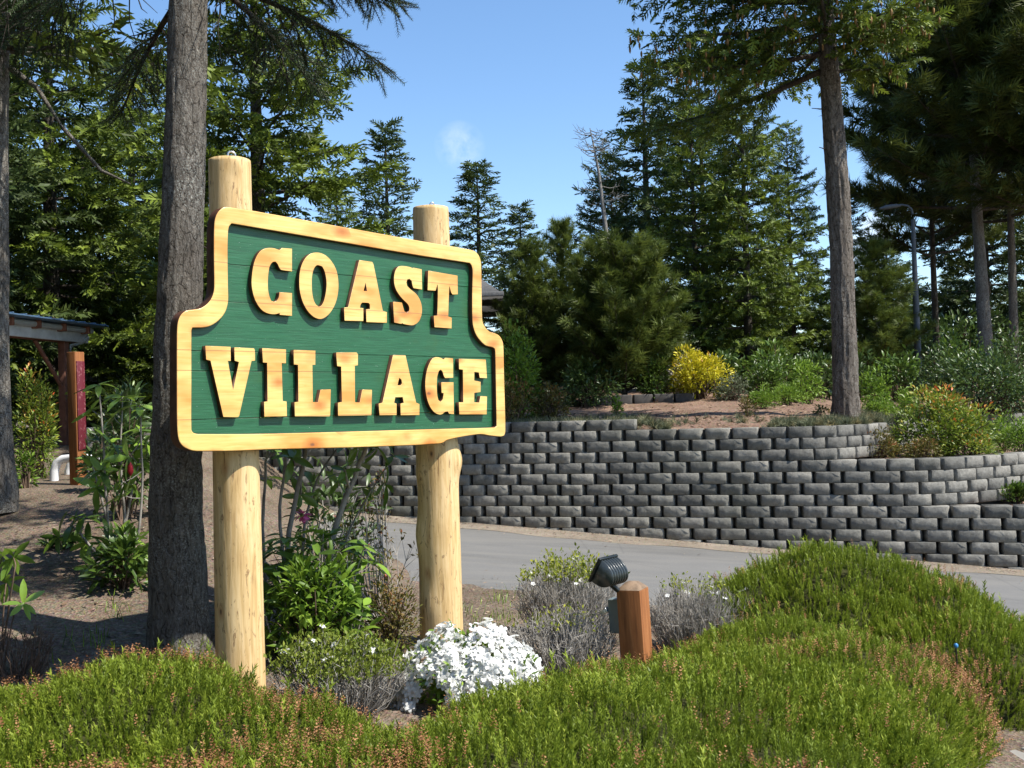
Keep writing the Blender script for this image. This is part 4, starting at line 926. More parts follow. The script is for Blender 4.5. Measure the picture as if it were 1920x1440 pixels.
shrub('azalea_shrub', 'reddish brown azalea behind the wall beside the lower right corner of the sign', 955, 15.4, 706, 120, M_leaf_rd, 2200, .06, seed=5, tip=.3)
shrub('azalea_shrub', 'second reddish azalea, in front of the young pines', 1032, 15.9, 708, 85, M_leaf_rd, 1500, .06, seed=6, tip=.1)
shrub('laurel_shrub', 'dark glossy shrub under the bushy pine', 1110, 19, 660, 150, M_leaf_dk, 2200, .09, seed=7)
shrub('laurel_shrub', 'green shrub right of the bushy pine foot, beside the yellow shrub', 1225, 19.4, 655, 90, M_leaf, 1500, .08, seed=8)
shrub('seedling_shrub', 'tiny yellow-green plant on the terrace in front of the low dark edging', 1157, 15.9, 738, 36, M_leaf_lt, 260, .06, seed=9, clumps=9, twigs=9)
shrub('seedling_shrub', 'spindly small shrub with red leaves right of the yellow shrub', 1402, 15.6, 735, 50, M_leaf_rd, 300, .05, seed=10, clumps=10, tip=.4, twigs=16)
shrub('seedling_shrub', 'low green tuft at the left foot of the single big trunk', 1537, 15.6, 758, 30, M_leaf, 160, .05, seed=11, clumps=7, twigs=7)
shrub('pieris_shrub', 'large rounded shrub with orange-red new tips on the middle terrace', 1765, 14.6, 712, 215, M_leaf_or, 5200, .075, zb=.74, seed=12, tip=.62, clumps=46)
shrub('barberry_shrub', 'small reddish shrub at the inner end of the upper wall', 1637, 14.15, 792, 92, M_leaf_rd, 1500, .045, zb=.74, seed=13, tip=.35)
shrub('barberry_shrub', 'low reddish shrub left in front of the large orange-tipped one', 1722, 13.85, 815, 90, M_leaf_rd, 1200, .045, zb=.74, seed=14, tip=.3)
shrub('barberry_shrub', 'low reddish shrub right in front of the large orange-tipped one', 1815, 13.95, 808, 110, M_leaf_or, 1400, .05, zb=.74, seed=15, tip=.2)
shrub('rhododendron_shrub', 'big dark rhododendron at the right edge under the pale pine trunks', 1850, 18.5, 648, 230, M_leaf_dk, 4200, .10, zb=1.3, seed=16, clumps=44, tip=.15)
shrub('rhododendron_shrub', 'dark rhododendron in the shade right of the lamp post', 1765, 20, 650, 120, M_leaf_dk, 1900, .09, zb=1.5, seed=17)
shrub('rhododendron_shrub', 'yellow-green rhododendron right behind the single big trunk', 1640, 18, 680, 72, M_leaf_lt, 1100, .08, zb=1.3, seed=18)
shrub('heath_shrub', 'low dark green bush on the lowest terrace at the right edge', 1897, 13.6, 902, 92, M_leaf, 1800, .05, (QV, QF), zb=.15, seed=19, upright=1.5)
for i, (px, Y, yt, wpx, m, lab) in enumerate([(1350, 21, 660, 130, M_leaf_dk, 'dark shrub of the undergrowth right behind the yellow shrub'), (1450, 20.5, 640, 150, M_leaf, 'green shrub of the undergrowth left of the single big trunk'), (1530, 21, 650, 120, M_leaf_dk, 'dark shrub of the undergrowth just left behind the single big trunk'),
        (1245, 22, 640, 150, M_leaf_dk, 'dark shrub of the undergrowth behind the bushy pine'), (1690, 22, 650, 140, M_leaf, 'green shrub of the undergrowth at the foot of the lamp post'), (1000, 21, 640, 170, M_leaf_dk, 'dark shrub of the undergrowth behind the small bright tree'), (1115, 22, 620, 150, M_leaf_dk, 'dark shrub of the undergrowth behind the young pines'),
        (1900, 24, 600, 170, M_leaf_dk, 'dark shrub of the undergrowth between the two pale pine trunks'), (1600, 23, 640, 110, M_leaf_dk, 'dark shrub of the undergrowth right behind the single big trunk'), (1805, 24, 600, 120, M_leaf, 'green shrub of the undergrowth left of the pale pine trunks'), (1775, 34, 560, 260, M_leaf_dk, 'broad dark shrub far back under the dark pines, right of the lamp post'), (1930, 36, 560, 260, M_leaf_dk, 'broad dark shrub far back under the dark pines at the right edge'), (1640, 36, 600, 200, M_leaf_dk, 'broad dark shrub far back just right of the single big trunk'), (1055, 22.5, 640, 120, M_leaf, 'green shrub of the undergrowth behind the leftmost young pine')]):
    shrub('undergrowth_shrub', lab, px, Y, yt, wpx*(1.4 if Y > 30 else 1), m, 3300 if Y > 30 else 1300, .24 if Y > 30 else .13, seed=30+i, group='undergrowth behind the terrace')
def fern(px, Y, yt, wpx, label, zb=None, seed=0):
    shrub('fern_clump', label, px, Y, yt, wpx, M_fern, 1500, .055, (QV*[1, .7, 1], QF), zb=zb, seed=seed, clumps=22, twigs=14, group='ferns on the terrace', cat='fern', upright=.9, hollow=.3)
fern(1432, 17, 716, 62, 'feathery fern clump nearest to the spindly shrub with red leaves', seed=1); fern(1480, 17.6, 708, 80, 'feathery fern clump close on the left of the single big trunk', seed=2)
fern(1655, 16.6, 732, 70, 'feathery fern clump close on the right of the single big trunk', seed=3); fern(1700, 17.2, 722, 66, 'feathery fern clump between the single big trunk and the orange-tipped shrub', seed=4)
fern(1878, 15.2, 762, 90, 'large feathery fern clump right of the orange-tipped shrub', .74, seed=5); fern(1915, 14.7, 780, 70, 'feathery fern clump at the right edge above the middle wall', .74, seed=6)
shrub('spreading_shrub', 'low grey-green shrub left of the fern clumps, behind the yellow shrub', 1375, 18.6, 690, 75, M_leaf_gy, 1200, .06, seed=51)
shrub('spreading_shrub', 'light green shrub behind the fern clumps left of the big trunk', 1510, 18.8, 672, 95, M_leaf_lt, 1500, .075, seed=52)
shrub('spreading_shrub', 'olive shrub behind the fern clumps, second left of the big trunk', 1440, 19, 665, 95, M_leaf, 1500, .08, seed=53)
# low mat-forming cover along the top of the wall
M_mat = leaf_mat('blue_grey_ground_cover', [(0, (.06, .075, .04)), (.5, (.13, .15, .085)), (.8, (.22, .22, .12)), (1, (.32, .26, .12))], .2, .7)
r = np.random.default_rng(12); n = 5200; sx = r.uniform(-1, PC.L-8, n); pts = np.array([PC.at(max(0, s+1.2))[0] for s in np.linspace(-1, PC.L-8, 400)])
ii = r.integers(20, 400, n); bx = pts[ii]; dd = r.gamma(1.5, .28, n)+.16; pp = np.c_[bx[:, 0]+r.normal(0, .05, n), bx[:, 1]+dd]
ok = fbm(np.c_[pp*1.2, pp[:, :1]*0], 5, 2) > .40; pp = pp[ok]; m = len(pp); z = zter(pp[:, 0], pp[:, 1])-.0; xs = proj((0, 14, 1))[0]
topx = wpt(px2s(1236))[0]; z = z+np.where(pp[:, 0] < topx, .10, .03)
D = nrm(r.normal(0, .6, (m, 3))+[0, 0, 1]); V, F = tile(PIN_V, PIN_F, basis(D), np.c_[pp, z-.02], .12*r.uniform(.6, 1.3, m))
mat_ = link('ground_cover', make_mesh('ground_cover', V, F, M_mat, np.repeat(r.uniform(size=m), len(PIN_V)))); tag(mat_, 'low blue-grey ground cover along the top of the retaining wall', 'ground cover', kind='stuff')

# bark chips and twigs lying on the terrace
n = 3000; xx = r.uniform(-1, 9, n); yy = yC(xx)+.25+r.gamma(2, .9, n); D = nrm(np.c_[r.normal(0, 1, (n, 2)), r.normal(0, .15, n)]); V, F = tile(QV*[1, .55, .6], QF, basis(D, roll=r.normal(0, .4, n)), np.c_[xx, yy, zter(xx, yy)+.03], r.uniform(.03, .12, n))
chips = link('bark_chips', make_mesh('bark_chips', V, F, leaf_mat('bark_chip', [(0, (.08, .045, .03)), (.5, (.22, .14, .095)), (1, (.42, .31, .22))], .05, .9), np.repeat(r.uniform(size=n), 4))); tag(chips, 'loose bark chips and twigs lying on the terrace', 'bark chips', kind='stuff')
# ------------------------------------------------------------------ plants of the sign bed
M_rh = [leaf_mat('rhododendron_leaf_'+str(i), [(0, c), (1, tuple(min(1, x*1.5) for x in c))], .3, .33, spec=.5, orand=1.0) for i, c in enumerate([(.06, .11, .018), (.11, .19, .026), (.17, .27, .035)])]
M_rpink = leaf_mat('pink_petals', [(0, (.6, .08, .28)), (1, (.85, .25, .5))], .35, .5)
def rleaf(wd, droop, seed):
    r = np.random.default_rng(seed); nx = 6; V = []; F = []
    for i in range(nx):
        u = i/(nx-1); hw = wd*(math.sin(math.pi*min(1, u*.96+.02))**.75)*(.85+.3*u)*.5; zc = -droop*u*u
        V += [[u, hw, zc+.10*wd*(1 if hw > .01 else 0)], [u, 0, zc], [u, -hw, zc+.10*wd]]
    for i in range(nx-1):
        a = i*3; F += [[a, a+1, a+4, a+3], [a+1, a+2, a+5, a+4]]
    return np.array(V), np.array(F)
RL = []
for i in range(6):
    V, F = rleaf(.30+.05*(i % 3), (.05, .28, .5)[i // 2], i); RL.append([make_mesh('leaf', V, F, m, np.full(len(V), .5), smooth=True) for m in M_rh])
def mat_from(d, up, s, p, roll=0.0):
    b = basis(np.array([d]), np.array([up], float), np.array([roll]))[0]*s
    return Matrix(((b[0][0], b[0][1], b[0][2], p[0]), (b[1][0], b[1][1], b[1][2], p[1]), (b[2][0], b[2][1], b[2][2], p[2]), (0, 0, 0, 1)))
LEAFN = {}; LEAFG = {}
def whorl(par, p, d, rng, n, ln, tone=1):
    d = nrm(d); a0 = rng.uniform(0, 6)
    for i in range(n):
        a = a0+i*6.283/n+rng.normal(0, .2); b = basis(np.array([d]))[0]; side = b[:, 1]*math.cos(a)+b[:, 2]*math.sin(a); el = rng.uniform(-.15, .75)
        k = nrm(side*math.cos(el)+d*math.sin(el)*.9+np.array([0, 0, -.15])); mw = mat_from(k, d+[0, 0, .4], ln*rng.uniform(.7, 1.15), p+d*rng.uniform(-.03, .01), rng.normal(0, .25)); me = RL[rng.integers(0, 6)][min(2, max(0, tone+int(rng.integers(-1, 2))))]
        LEAFN[par.name] = LEAFN.get(par.name, 0)+1
        if LEAFN[par.name] <= 300: link('leaf', me, par, mw)
        else:
            V = np.array([list(mw @ v.co) for v in me.vertices]); LEAFG.setdefault(par.name, Geo()).add(V, np.array([list(q.vertices) for q in me.polygons]), rng.uniform())
def rhodo(name, label, base, stems, rng, nleaf=7, ln=.13, r0=.018, group=None, tone=1, cat='rhododendron', mat=M_stem):
    """stems: list of world polylines, each with whorls: (path, [fractions])"""
    t = thing(name, label, cat, base, group)
    for path, wh, rr in stems:
        q = np.array(path)-base; g = Geo(); m = len(q); u = np.linspace(0, 1, 14); qq = np.stack([np.interp(u, np.linspace(0, 1, m), q[:, k]) for k in range(3)], 1)
        for _ in range(2): qq[1:-1] = (qq[:-2]+2*qq[1:-1]+qq[2:])/4
        g.add(*tube(qq+rng.normal(0, rr*.15, qq.shape), np.linspace(rr, rr*.5, 14), 8)); st = link('stem', g.mesh('stem', mat, True, False), t)
        for fr in wh:
            p, d = interp_path(qq, np.array([min(fr, .999)])); side = nrm(rng.normal(0, 1, 3)+[0, 0, .5]); 
            if fr > .97: whorl(t, p[0], d[0], rng, nleaf, ln, tone)
            else:
                e = p[0]+side*rng.uniform(.06, .22); g2 = Geo(); g2.add(*tube([p[0], (p[0]+e)/2+[0, 0, -.01], e], [rr*.4, rr*.35, rr*.25], 5)); link('twig', g2.mesh('twig', mat, True, False), t); whorl(t, e, side+[0, 0, .5], rng, nleaf, ln, tone)
    if t.name in LEAFG: o = link('more_leaves', LEAFG[t.name].mesh('more_leaves', M_rh[1], True), t); o['kind'] = 'stuff'
    return t
r7 = np.random.default_rng(71)
# behind the sign, between the posts
b = P(570, 1185, 6.7); b[2] = Gs(b[0], 6.7); st = []
for pts, rr in (([(528, 1150), (538, 1010), (555, 930), (575, 840), (590, 760)], .020), ([(605, 1150), (612, 1040), (640, 950), (672, 880), (700, 800)], .024), ([(500, 1150), (490, 1000), (497, 900), (505, 800)], .014), ([(560, 1150), (566, 1000), (590, 900), (640, 830)], .012), ([(545, 1150), (520, 960), (540, 860), (520, 780)], .013), ([(600, 1120), (650, 1000), (690, 930), (740, 850)], .008)):
    Yv = 6.6+r7.uniform(-.15, .25); st.append(([np.array([*P(pts[0][0], 900, Yv)[:2], Gs(P(pts[0][0], 900, Yv)[0], Yv)])]+[P(x, y, Yv+r7.uniform(-.06, .06)) for x, y in pts[1:]], [.62, .8, .9, 1.0], rr))
for i in range(46):
    px, py = r7.uniform(488, 690), r7.uniform(1000, 1165); Yv = 6.25+r7.uniform(-.2, .35); q0 = np.array([*P(px*.6+575*.4, 900, Yv)[:2], 0.0]); q0[2] = Gs(q0[0], q0[1]); e = P(px, py, Yv); st.append(([q0, (q0+e)/2+r7.normal(0, .04, 3), e], [.75, 1.0], .007))
st = st[6:]+st[:6]
rhodo('rhododendron', 'leggy rhododendron with grey stems between the two sign posts', b, st, r7, 5, .135, tone=1)
fl = bpy.data.objects[[o.name for o in bpy.data.objects if o.name.startswith('rhododendron') and o.get('label', '').startswith('leggy')][0]]
pv, pf = rleaf(.7, .3, 3); pm_ = make_mesh('petal', pv, pf, M_rpink, np.full(len(pv), .5)); pc = P(567, 966, 6.35)-b
for i in range(22):
    d = nrm(r7.normal(0, 1, 3)); link('petal', pm_, fl, mat_from(d, [0, 0, 1], .045*r7.uniform(.7, 1.1), pc+d*.015))
# left of the trunk, in dappled shade
b = P(215, 1130, 7.6); b[2] = Gs(b[0], 7.6); st = []
for pts in ([(210, 1120), (200, 960), (195, 850), (185, 720)], [(225, 1120), (235, 980), (225, 860), (230, 745)], [(235, 1120), (262, 1000), (268, 900), (262, 760)], [(200, 1120), (180, 1040), (150, 1000), (135, 985)], [(215, 1120), (245, 1060), (240, 1010)], [(190, 1120), (215, 1040), (205, 1010)], [(220, 1120), (190, 930), (172, 870)], [(225, 1120), (250, 900), (275, 830)], [(205, 1120), (262, 1080), (272, 1030)]):
    Yv = 7.6+r7.uniform(-.3, .3); q = [P(x, y, Yv+r7.uniform(-.08, .08)) for x, y in pts]; q[0] = np.array([q[0][0], q[0][1], Gs(q[0][0], q[0][1])]); st.append((q, [.55, .7, .85, 1.0], .012))
lr = rhodo('rhododendron', 'sparse rhododendron with long leaves left of the big near trunk', b, st, r7, 6, .17, tone=1)
bud = link('flower_bud', make_mesh('flower_bud', *[x for x in tube([[0, 0, 0], [0, 0, .03], [0, 0, .07], [0, 0, .10]], [.004, .022, .02, .003], 8)][:1], [tube([[0, 0, 0], [0, 0, .03], [0, 0, .07], [0, 0, .10]], [.004, .022, .02, .003], 8)[1]], leaf_mat('red_bud', [(0, (.55, .03, .05)), (1, (.6, .05, .07))], .3), np.full(32, .5)), lr, T(P(245, 892, 7.4)-b))
# lower left corner
b = P(5, 1190, 5.7); b[2] = Gs(b[0], 5.7); st = []
for pts in ([(0, 1180), (20, 1110), (30, 1060), (25, 1045)], [(-20, 1180), (-5, 1080), (5, 1040)], [(0, 1180), (-30, 1080), (-40, 1020)], [(5, 1185), (25, 1150), (45, 1130)], [(0, 1180), (8, 1120), (12, 1090)]):
    q = [P(x, y, 5.7+r7.uniform(-.1, .1)) for x, y in pts]; q[0][2] = Gs(q[0][0], q[0][1]); st.append((q, [1.0], .006))
cr_ = rhodo('rhododendron', 'small rhododendron cut by the left picture edge above the heather', b, st, r7, 6, .12, tone=2, mat=M_twigb)
def twiggy(name, label, px, Y, ytop, wpx, n, mat, seed, zb=None, leafmat=None, nl=0, leaf=.02, tipfrac=.75, cat='shrub', flowers=0, fmat=None, lean=0.0, spread=1.0, rad=.0022, fl=.018):
    """half-bare shrub: a fan of forked twigs, small leaves only near the tips"""
    r = np.random.default_rng(seed); x = P(px, 900, Y)[0]; zb = Gs(x, Y)-.03 if zb is None else zb; H = P(px, ytop, Y)[2]-zb; R = wpx/2/FPX*Y
    t = thing(name, label, cat, (x, Y, zb)); az = r.uniform(0, 6.283, n); el = np.sqrt(r.uniform(0, 1, n))*spread; e = np.stack([np.cos(az)*el*R, np.sin(az)*el*R*.8, H*np.sqrt(np.clip(1-.55*el*el, .05, 1))*r.uniform(.62, 1.0, n)], 1)
    b = np.stack([np.cos(az)*el*R*.35+r.normal(0, .03, n), np.sin(az)*el*R*.3+r.normal(0, .03, n), np.zeros(n)], 1); md = b*.45+e*.55+np.stack([np.cos(az)*R*.06*el, np.sin(az)*R*.06*el, -.04*H*np.ones(n)], 1)+r.normal(0, .02, (n, 3)); e[:, 0] += lean*H
    g = Geo(); tips = []
    for i in range(n):
        g.add(*tube([b[i], md[i], e[i]], [rad*2.2, rad*1.4, rad*.5], 3)); tips.append(e[i])
        for k in range(4):
            f = r.uniform(.25, .95); p0 = (md[i]*(1-f)+e[i]*f) if f > .3 else (b[i]*.3+md[i]*.7); q = p0+nrm((e[i]-md[i])+r.normal(0, .09, 3)+[0, 0, .02])*r.uniform(.05, .15)*H*1.2; g.add(*tube([p0, q], [rad, rad*.4], 3)); tips.append(q)
    link('twigs', g.mesh('twigs', mat, False, False), t); tips = np.array(tips)
    if nl:
        hi = tips[tips[:, 2] > np.quantile(tips[:, 2], tipfrac)]; p = hi[r.integers(0, len(hi), nl)]+r.normal(0, .014, (nl, 3)); D = nrm(r.normal(0, .6, (nl, 3))+[0, 0, .7]); V, F = tile(QV, QF, basis(D, roll=r.uniform(0, 6, nl)), p, leaf*r.uniform(.6, 1.3, nl))
        link('leaves', make_mesh('leaves', V, F, leafmat, np.repeat(np.clip(r.normal(.5, .22, nl), 0, 1), 4)), t)
    if flowers:
        hi = tips[tips[:, 2] > np.quantile(tips[:, 2], .7)]; p = hi[r.integers(0, len(hi), flowers)]
        for q in p: link('blossom', FLM, t, mat_from(nrm(r.normal(0, .4, 3)+[0, -.4, 1]), [0, 1, 0], fl*r.uniform(.8, 1.2), q))
    return t
M_white = leaf_mat('white_petals', [(0, (.78, .78, .74)), (1, (.88, .88, .86))], .35, .5)
pv = []; pf = []
for i in range(5):
    a = i*1.2566
    for (rr2, dz, wd) in ((.0, -.25, 0.02), (.55, .15, .36), (1.0, .02, .24)):
        for s in (-1, 1): pv.append([.25*0+dz, rr2*math.cos(a)-s*wd*math.sin(a), rr2*math.sin(a)+s*wd*math.cos(a)])
    k = i*6; pf += [[k, k+2, k+3, k+1], [k+2, k+4, k+5, k+3]]
FLM = make_mesh('blossom', np.array(pv), np.array(pf), M_white, np.full(len(pv), .5), smooth=True)
M_tip = leaf_mat('yellow_green_tips', [(0, (.10, .14, .016)), (.5, (.24, .29, .03)), (1, (.44, .42, .05))], .35, .5)
M_tipg = leaf_mat('olive_tips', [(0, (.08, .11, .016)), (.5, (.18, .23, .03)), (1, (.32, .35, .06))], .3, .5)
twiggy('grey_heath', 'grey-stemmed half-bare heath with green tips in front of the white azalea, between the posts', 628, 5.05, 1192, 265, 380, M_twig, 101, leafmat=M_tipg, nl=5200, leaf=.026, tipfrac=.45, flowers=26)
twiggy('grey_heath', 'grey-stemmed heath with yellow tips left behind the flood light', 1065, 6.7, 1042, 215, 480, M_twig, 102, leafmat=M_tip, nl=1500, leaf=.028, tipfrac=.80, flowers=16)
twiggy('grey_heath', 'low grey bare heath between the white azalea and the light post', 1045, 5.85, 1135, 215, 420, M_twig, 103, leafmat=M_tip, nl=260, leaf=.025, tipfrac=.7)
twiggy('grey_heath', 'pale grey bare heath right behind the light post', 1295, 6.7, 1080, 190, 460, M_twig, 104, leafmat=M_tip, nl=300, leaf=.025, tipfrac=.9, flowers=7)
twiggy('twiggy_azalea', 'bare twiggy azalea with a few buds just left of the right post', 712, 7.1, 880, 150, 42, M_twig, 105, leafmat=M_leaf_rd, nl=420, leaf=.035, tipfrac=.2, rad=.0026, spread=1.3)
twiggy('bare_twigs', 'tangle of thin bare brown twigs in the lower left above the heather', 30, 5.6, 1150, 130, 60, M_twigb, 106)
shrub('red_azalea', 'small dark azalea with red buds at the left foot of the right post', 722, 6.35, 1042, 118, M_leaf_rd, 1900, .032, zb=.06, seed=61, tip=.25, clumps=34)
# white azalea
az = shrub('white_azalea', 'azalea covered in white blossom in front of the right sign post', 868, 5.2, 1168, 312, M_leaf_lt, 2600, .045, zb=.05, seed=63, depth=.75, clumps=40)
ra = np.random.default_rng(5); x0, R0 = 0, 300/2/FPX*5.2; H0 = P(868, 1160, 5.2)[2]-.05
mb_ = Geo(); FLV = np.array([list(v.co) for v in FLM.vertices]); FLF = np.array([list(q.vertices) for q in FLM.polygons])
for i in range(900):
    v = nrm(ra.normal(size=3)); v[2] = abs(v[2]); v[1] = -abs(v[1]) if ra.uniform() < .75 else v[1]
    side = fbm(np.array([[v[0]*2.2+3, v[1]*2.2, v[2]*2.2]]), 7, 2)[0]
    if side < .40: v = nrm(v+np.array([.2, -.1, .5]))
    sh_ = 1.0+.16*(fbm(np.array([v*2.5]), 8, 2)[0]-.5); lob = 1-.30*max(0, 1-abs(v[0]+.05)/.18)*.8
    p = v*np.array([R0, R0*.75, H0*lob])*sh_*ra.uniform(.9, 1.0); p[2] = max(p[2], .06)
    d = nrm(v+ra.normal(0, .45, 3)); mw = mat_from(d, [0, 0, 1], .030*ra.uniform(.7, 1.2), p, ra.uniform(0, 6))
    if i < 300: link('blossom', FLM, az, mw)
    else: mb_.add(np.array([list(mw @ Vector(q)) for q in FLV]), FLF, ra.uniform())
o = link('more_blossoms', mb_.mesh('more_blossoms', M_white, True), az); o['kind'] = 'stuff'
shrub('laurel_shrub', 'dark leafy shrub behind the leggy rhododendron between the posts', 610, 7.9, 838, 220, M_leaf_dk, 620, .12, (LNV, LNF), seed=66, clumps=34, twigs=34, stem=M_twig)
shrub('laurel_shrub', 'bright large-leaved shrub low between the posts in front of the grey stems', 588, 6.15, 1015, 225, M_leaf_lt, 900, .10, (LNV, LNF), seed=67, clumps=26)
shrub('laurel_shrub', 'shaded long-leaved shrub left of the big near trunk, behind the sparse rhododendron', 232, 8.9, 716, 120, M_leaf_dk, 420, .15, (LNV, LNF), seed=68, clumps=26, twigs=26)
shrub('laurel_shrub', 'low long-leaved shrub left of the big near trunk, in front of the sparse rhododendron', 225, 7.1, 985, 125, M_leaf, 330, .13, (LNV, LNF), seed=69, clumps=18)
shrub('laurel_shrub', 'shaded shrub beside the foot of the cedar marker post', 185, 10.2, 800, 70, M_leaf_dk, 420, .09, seed=75, clumps=16)
shrub('salal_shrub', 'low dark evergreen mound on the shaded soil left of the big near trunk', 120, 8.2, 1010, 110, M_leaf_dk, 420, .07, seed=76, clumps=16)
shrub('laurel_shrub', 'dark shrub in the gap between the marker post and the big near trunk', 235, 13.4, 720, 110, M_leaf_dk, 900, .10, seed=70)
# left background shrub with red tips
shrub('leafy_shrub', 'glossy shrub with red tips at the left edge beside the wooden marker post', 62, 11.6, 678, 105, M_leaf_or, 2600, .055, seed=64, tip=.35, clumps=40)
shrub('leafy_shrub', 'bright green shrub low at the foot of the left edge trunk', 48, 10.6, 830, 40, M_leaf_lt, 300, .06, seed=65, clumps=10)
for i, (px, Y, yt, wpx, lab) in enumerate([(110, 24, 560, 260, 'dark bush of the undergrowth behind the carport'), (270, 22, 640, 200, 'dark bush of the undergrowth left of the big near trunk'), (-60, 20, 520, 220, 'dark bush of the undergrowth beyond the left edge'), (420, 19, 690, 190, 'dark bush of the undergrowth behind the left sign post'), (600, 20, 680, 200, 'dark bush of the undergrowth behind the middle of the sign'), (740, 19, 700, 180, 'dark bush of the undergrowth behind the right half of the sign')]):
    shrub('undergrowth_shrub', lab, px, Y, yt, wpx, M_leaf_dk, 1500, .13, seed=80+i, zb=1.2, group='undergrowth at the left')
# litter and grass on the bare soil
rl = np.random.default_rng(9); n = 2600; x = rl.uniform(-4.5, 1.2, n); y = rl.uniform(4.6, 9.2, n); ok = y < yk(x)-.25; x, y = x[ok], y[ok]; m = len(x)
D = nrm(np.c_[rl.normal(0, 1, (m, 2)), rl.normal(0, .12, m)]); V, F = tile(QV*[1, .8, .6], QF, basis(D, roll=rl.normal(0, .3, m)), np.c_[x, y, G(x, y)+.008], rl.uniform(.015, .06, m))
n2 = 1900; x2 = rl.uniform(-3, 8.5, n2); y2 = np.where(rl.uniform(size=n2) < .6, ywall(x2)-rl.gamma(1.6, .22, n2), yk(x2)+rl.gamma(1.3, .25, n2)); D2 = nrm(np.c_[rl.normal(0, 1, (n2, 2)), rl.normal(0, .1, n2)]); V2, F2 = tile(QV*[1, .5, .5], QF, basis(D2, roll=rl.normal(0, .3, n2)), np.c_[x2, y2, zroad(x2)+.044], rl.uniform(.02, .07, n2)); F = np.vstack([F, F2+len(V)]); V = np.vstack([V, V2]); m += n2
lit = link('leaf_litter', make_mesh('leaf_litter', V, F, leaf_mat('dead_leaves', [(0, (.10, .065, .04)), (.5, (.24, .16, .10)), (1, (.42, .33, .24))], .1, .8), np.repeat(rl.uniform(size=m), 4))); tag(lit, 'scattered dead leaves and needles on the bare soil and along the road edges', 'leaf litter', kind='stuff')
gr = Geo()
for (px, py, k) in ((165, 1195, 26), (205, 1165, 20), (940, 1130, 30), (1000, 1120, 26), (880, 1150, 18), (960, 1160, 24), (255, 905, 30), (230, 870, 30), (700, 1150, 16), (60, 880, 18), (905, 1170, 20)):
    Yv = 6.3 if py > 1100 else 11.5
    for _ in range(3):
        q = P(px, py, Yv); d = ray(px, py); z = Gs(q[0], q[1]); Yv = d[1]*(z-1.6)/d[2]
        if Yv < 0 or Yv > 12: Yv = 11.5
    q = P(px, py, Yv)
    for i in range(k):
        a = rl.uniform(0, 6.28); h = rl.uniform(.05, .16); bb = np.array([q[0]+rl.normal(0, .09), q[1]+rl.normal(0, .09), 0]); bb[2] = Gs(bb[0], bb[1])-.01; tpp = bb+[math.cos(a)*h*.5, math.sin(a)*h*.5, h]; w_ = np.array([-math.sin(a), math.cos(a), 0])*.003
        gr.add([bb-w_, bb+w_, (bb+tpp)/2+w_*.8+[0, 0, .02], tpp, (bb+tpp)/2-w_*.8+[0, 0, .02]], [[0, 1, 2, 4]], rl.uniform()); gr.F.append(np.array([[gr.n-1-0, gr.n-2, gr.n-3]]))
gro = link('grass', gr.mesh('grass', M_leaf_lt)); tag(gro, 'thin tufts of grass and weeds on the bare soil', 'grass', kind='stuff')

# ------------------------------------------------------------------ flood light on its wooden post
M_post = NT('stained_cedar'); _p = M_post.coord('Object', (18, 18, 1.2)); _g = M_post.noise(_p, 2.5, 5, .65, .5)
M_post = M_post.done(M_post.bsdf(M_post.ramp(_g, [(.25, (.13, .048, .018)), (.5, (.26, .10, .034)), (.8, (.37, .16, .06))]), .7, M_post.bump(_g, .4, .004), spec=.2))
M_grain = plain('weathered_end_grain', (.20, .135, .085), .85, var=.35, scale=25, bump=.4)
M_black = plain('black_painted_metal', (.012, .016, .016), .35, .0, var=.2, spec=.5)
M_fin = plain('highlight_black_fins', (.03, .037, .038), .28, .0, var=.2, spec=.7)  # base colour lifted above the body's, standing in for highlights on the fins
M_boxg = plain('grey_junction_box', (.16, .20, .21), .45, .0, var=.08, spec=.4)
Yp = 5.75; lb = P(1196, 1235, Yp); lb[2] = Gs(lb[0], Yp); ltp = P(1192, 1104, Yp)[2]; hp = ltp-lb[2]
lp = thing('light_post', 'short square cedar post carrying a black flood light and a grey junction box', 'light', lb); lp.rotation_euler = (0.0, R_(-2.2), R_(-27.6))
w2 = .071; V = [[sx*w2, sy*w2, z] for z in (-.2, hp) for sx, sy in ((-1, -1), (1, -1), (1, 1), (-1, 1))]; F = np.array([[0, 1, 5, 4], [1, 2, 6, 5], [2, 3, 7, 6], [3, 0, 4, 7]])
pm2 = make_mesh('post', np.array(V), [F, np.array([[4, 5, 6, 7]])], M_post); bevel_me(pm2, .004); link('post', pm2, lp)
V = [[sx*w2*.985, sy*w2*.985, hp+.001] for sx, sy in ((-1, -1), (1, -1), (1, 1), (-1, 1))]+[[sx*.030, sy*.030, hp+.040] for sx, sy in ((-1, -1), (1, -1), (1, 1), (-1, 1))]
link('cap', make_mesh('cap', np.array(V), np.array([[0, 1, 5, 4], [1, 2, 6, 5], [2, 3, 7, 6], [3, 0, 4, 7], [4, 5, 6, 7]]), M_grain), lp)
jb = link('junction_box', boxme('junction_box', (-w2-.042, .03, hp-.16), (.085, .075, .195), M_boxg, .006), lp)
link('cover_flap', boxme('cover_flap', (-w2-.11, .01, hp-.135), (.05, .06, .028), M_galv, .003, np.array(Matrix.Rotation(-.6, 3, 'Y'))), jb)
g = Geo(); g.add(*tube([[-w2-.03, .03, hp-.26], [-w2-.03, .03, -.1]], .012, 10)); link('conduit', g.mesh('conduit', M_boxg, True, False), jb)
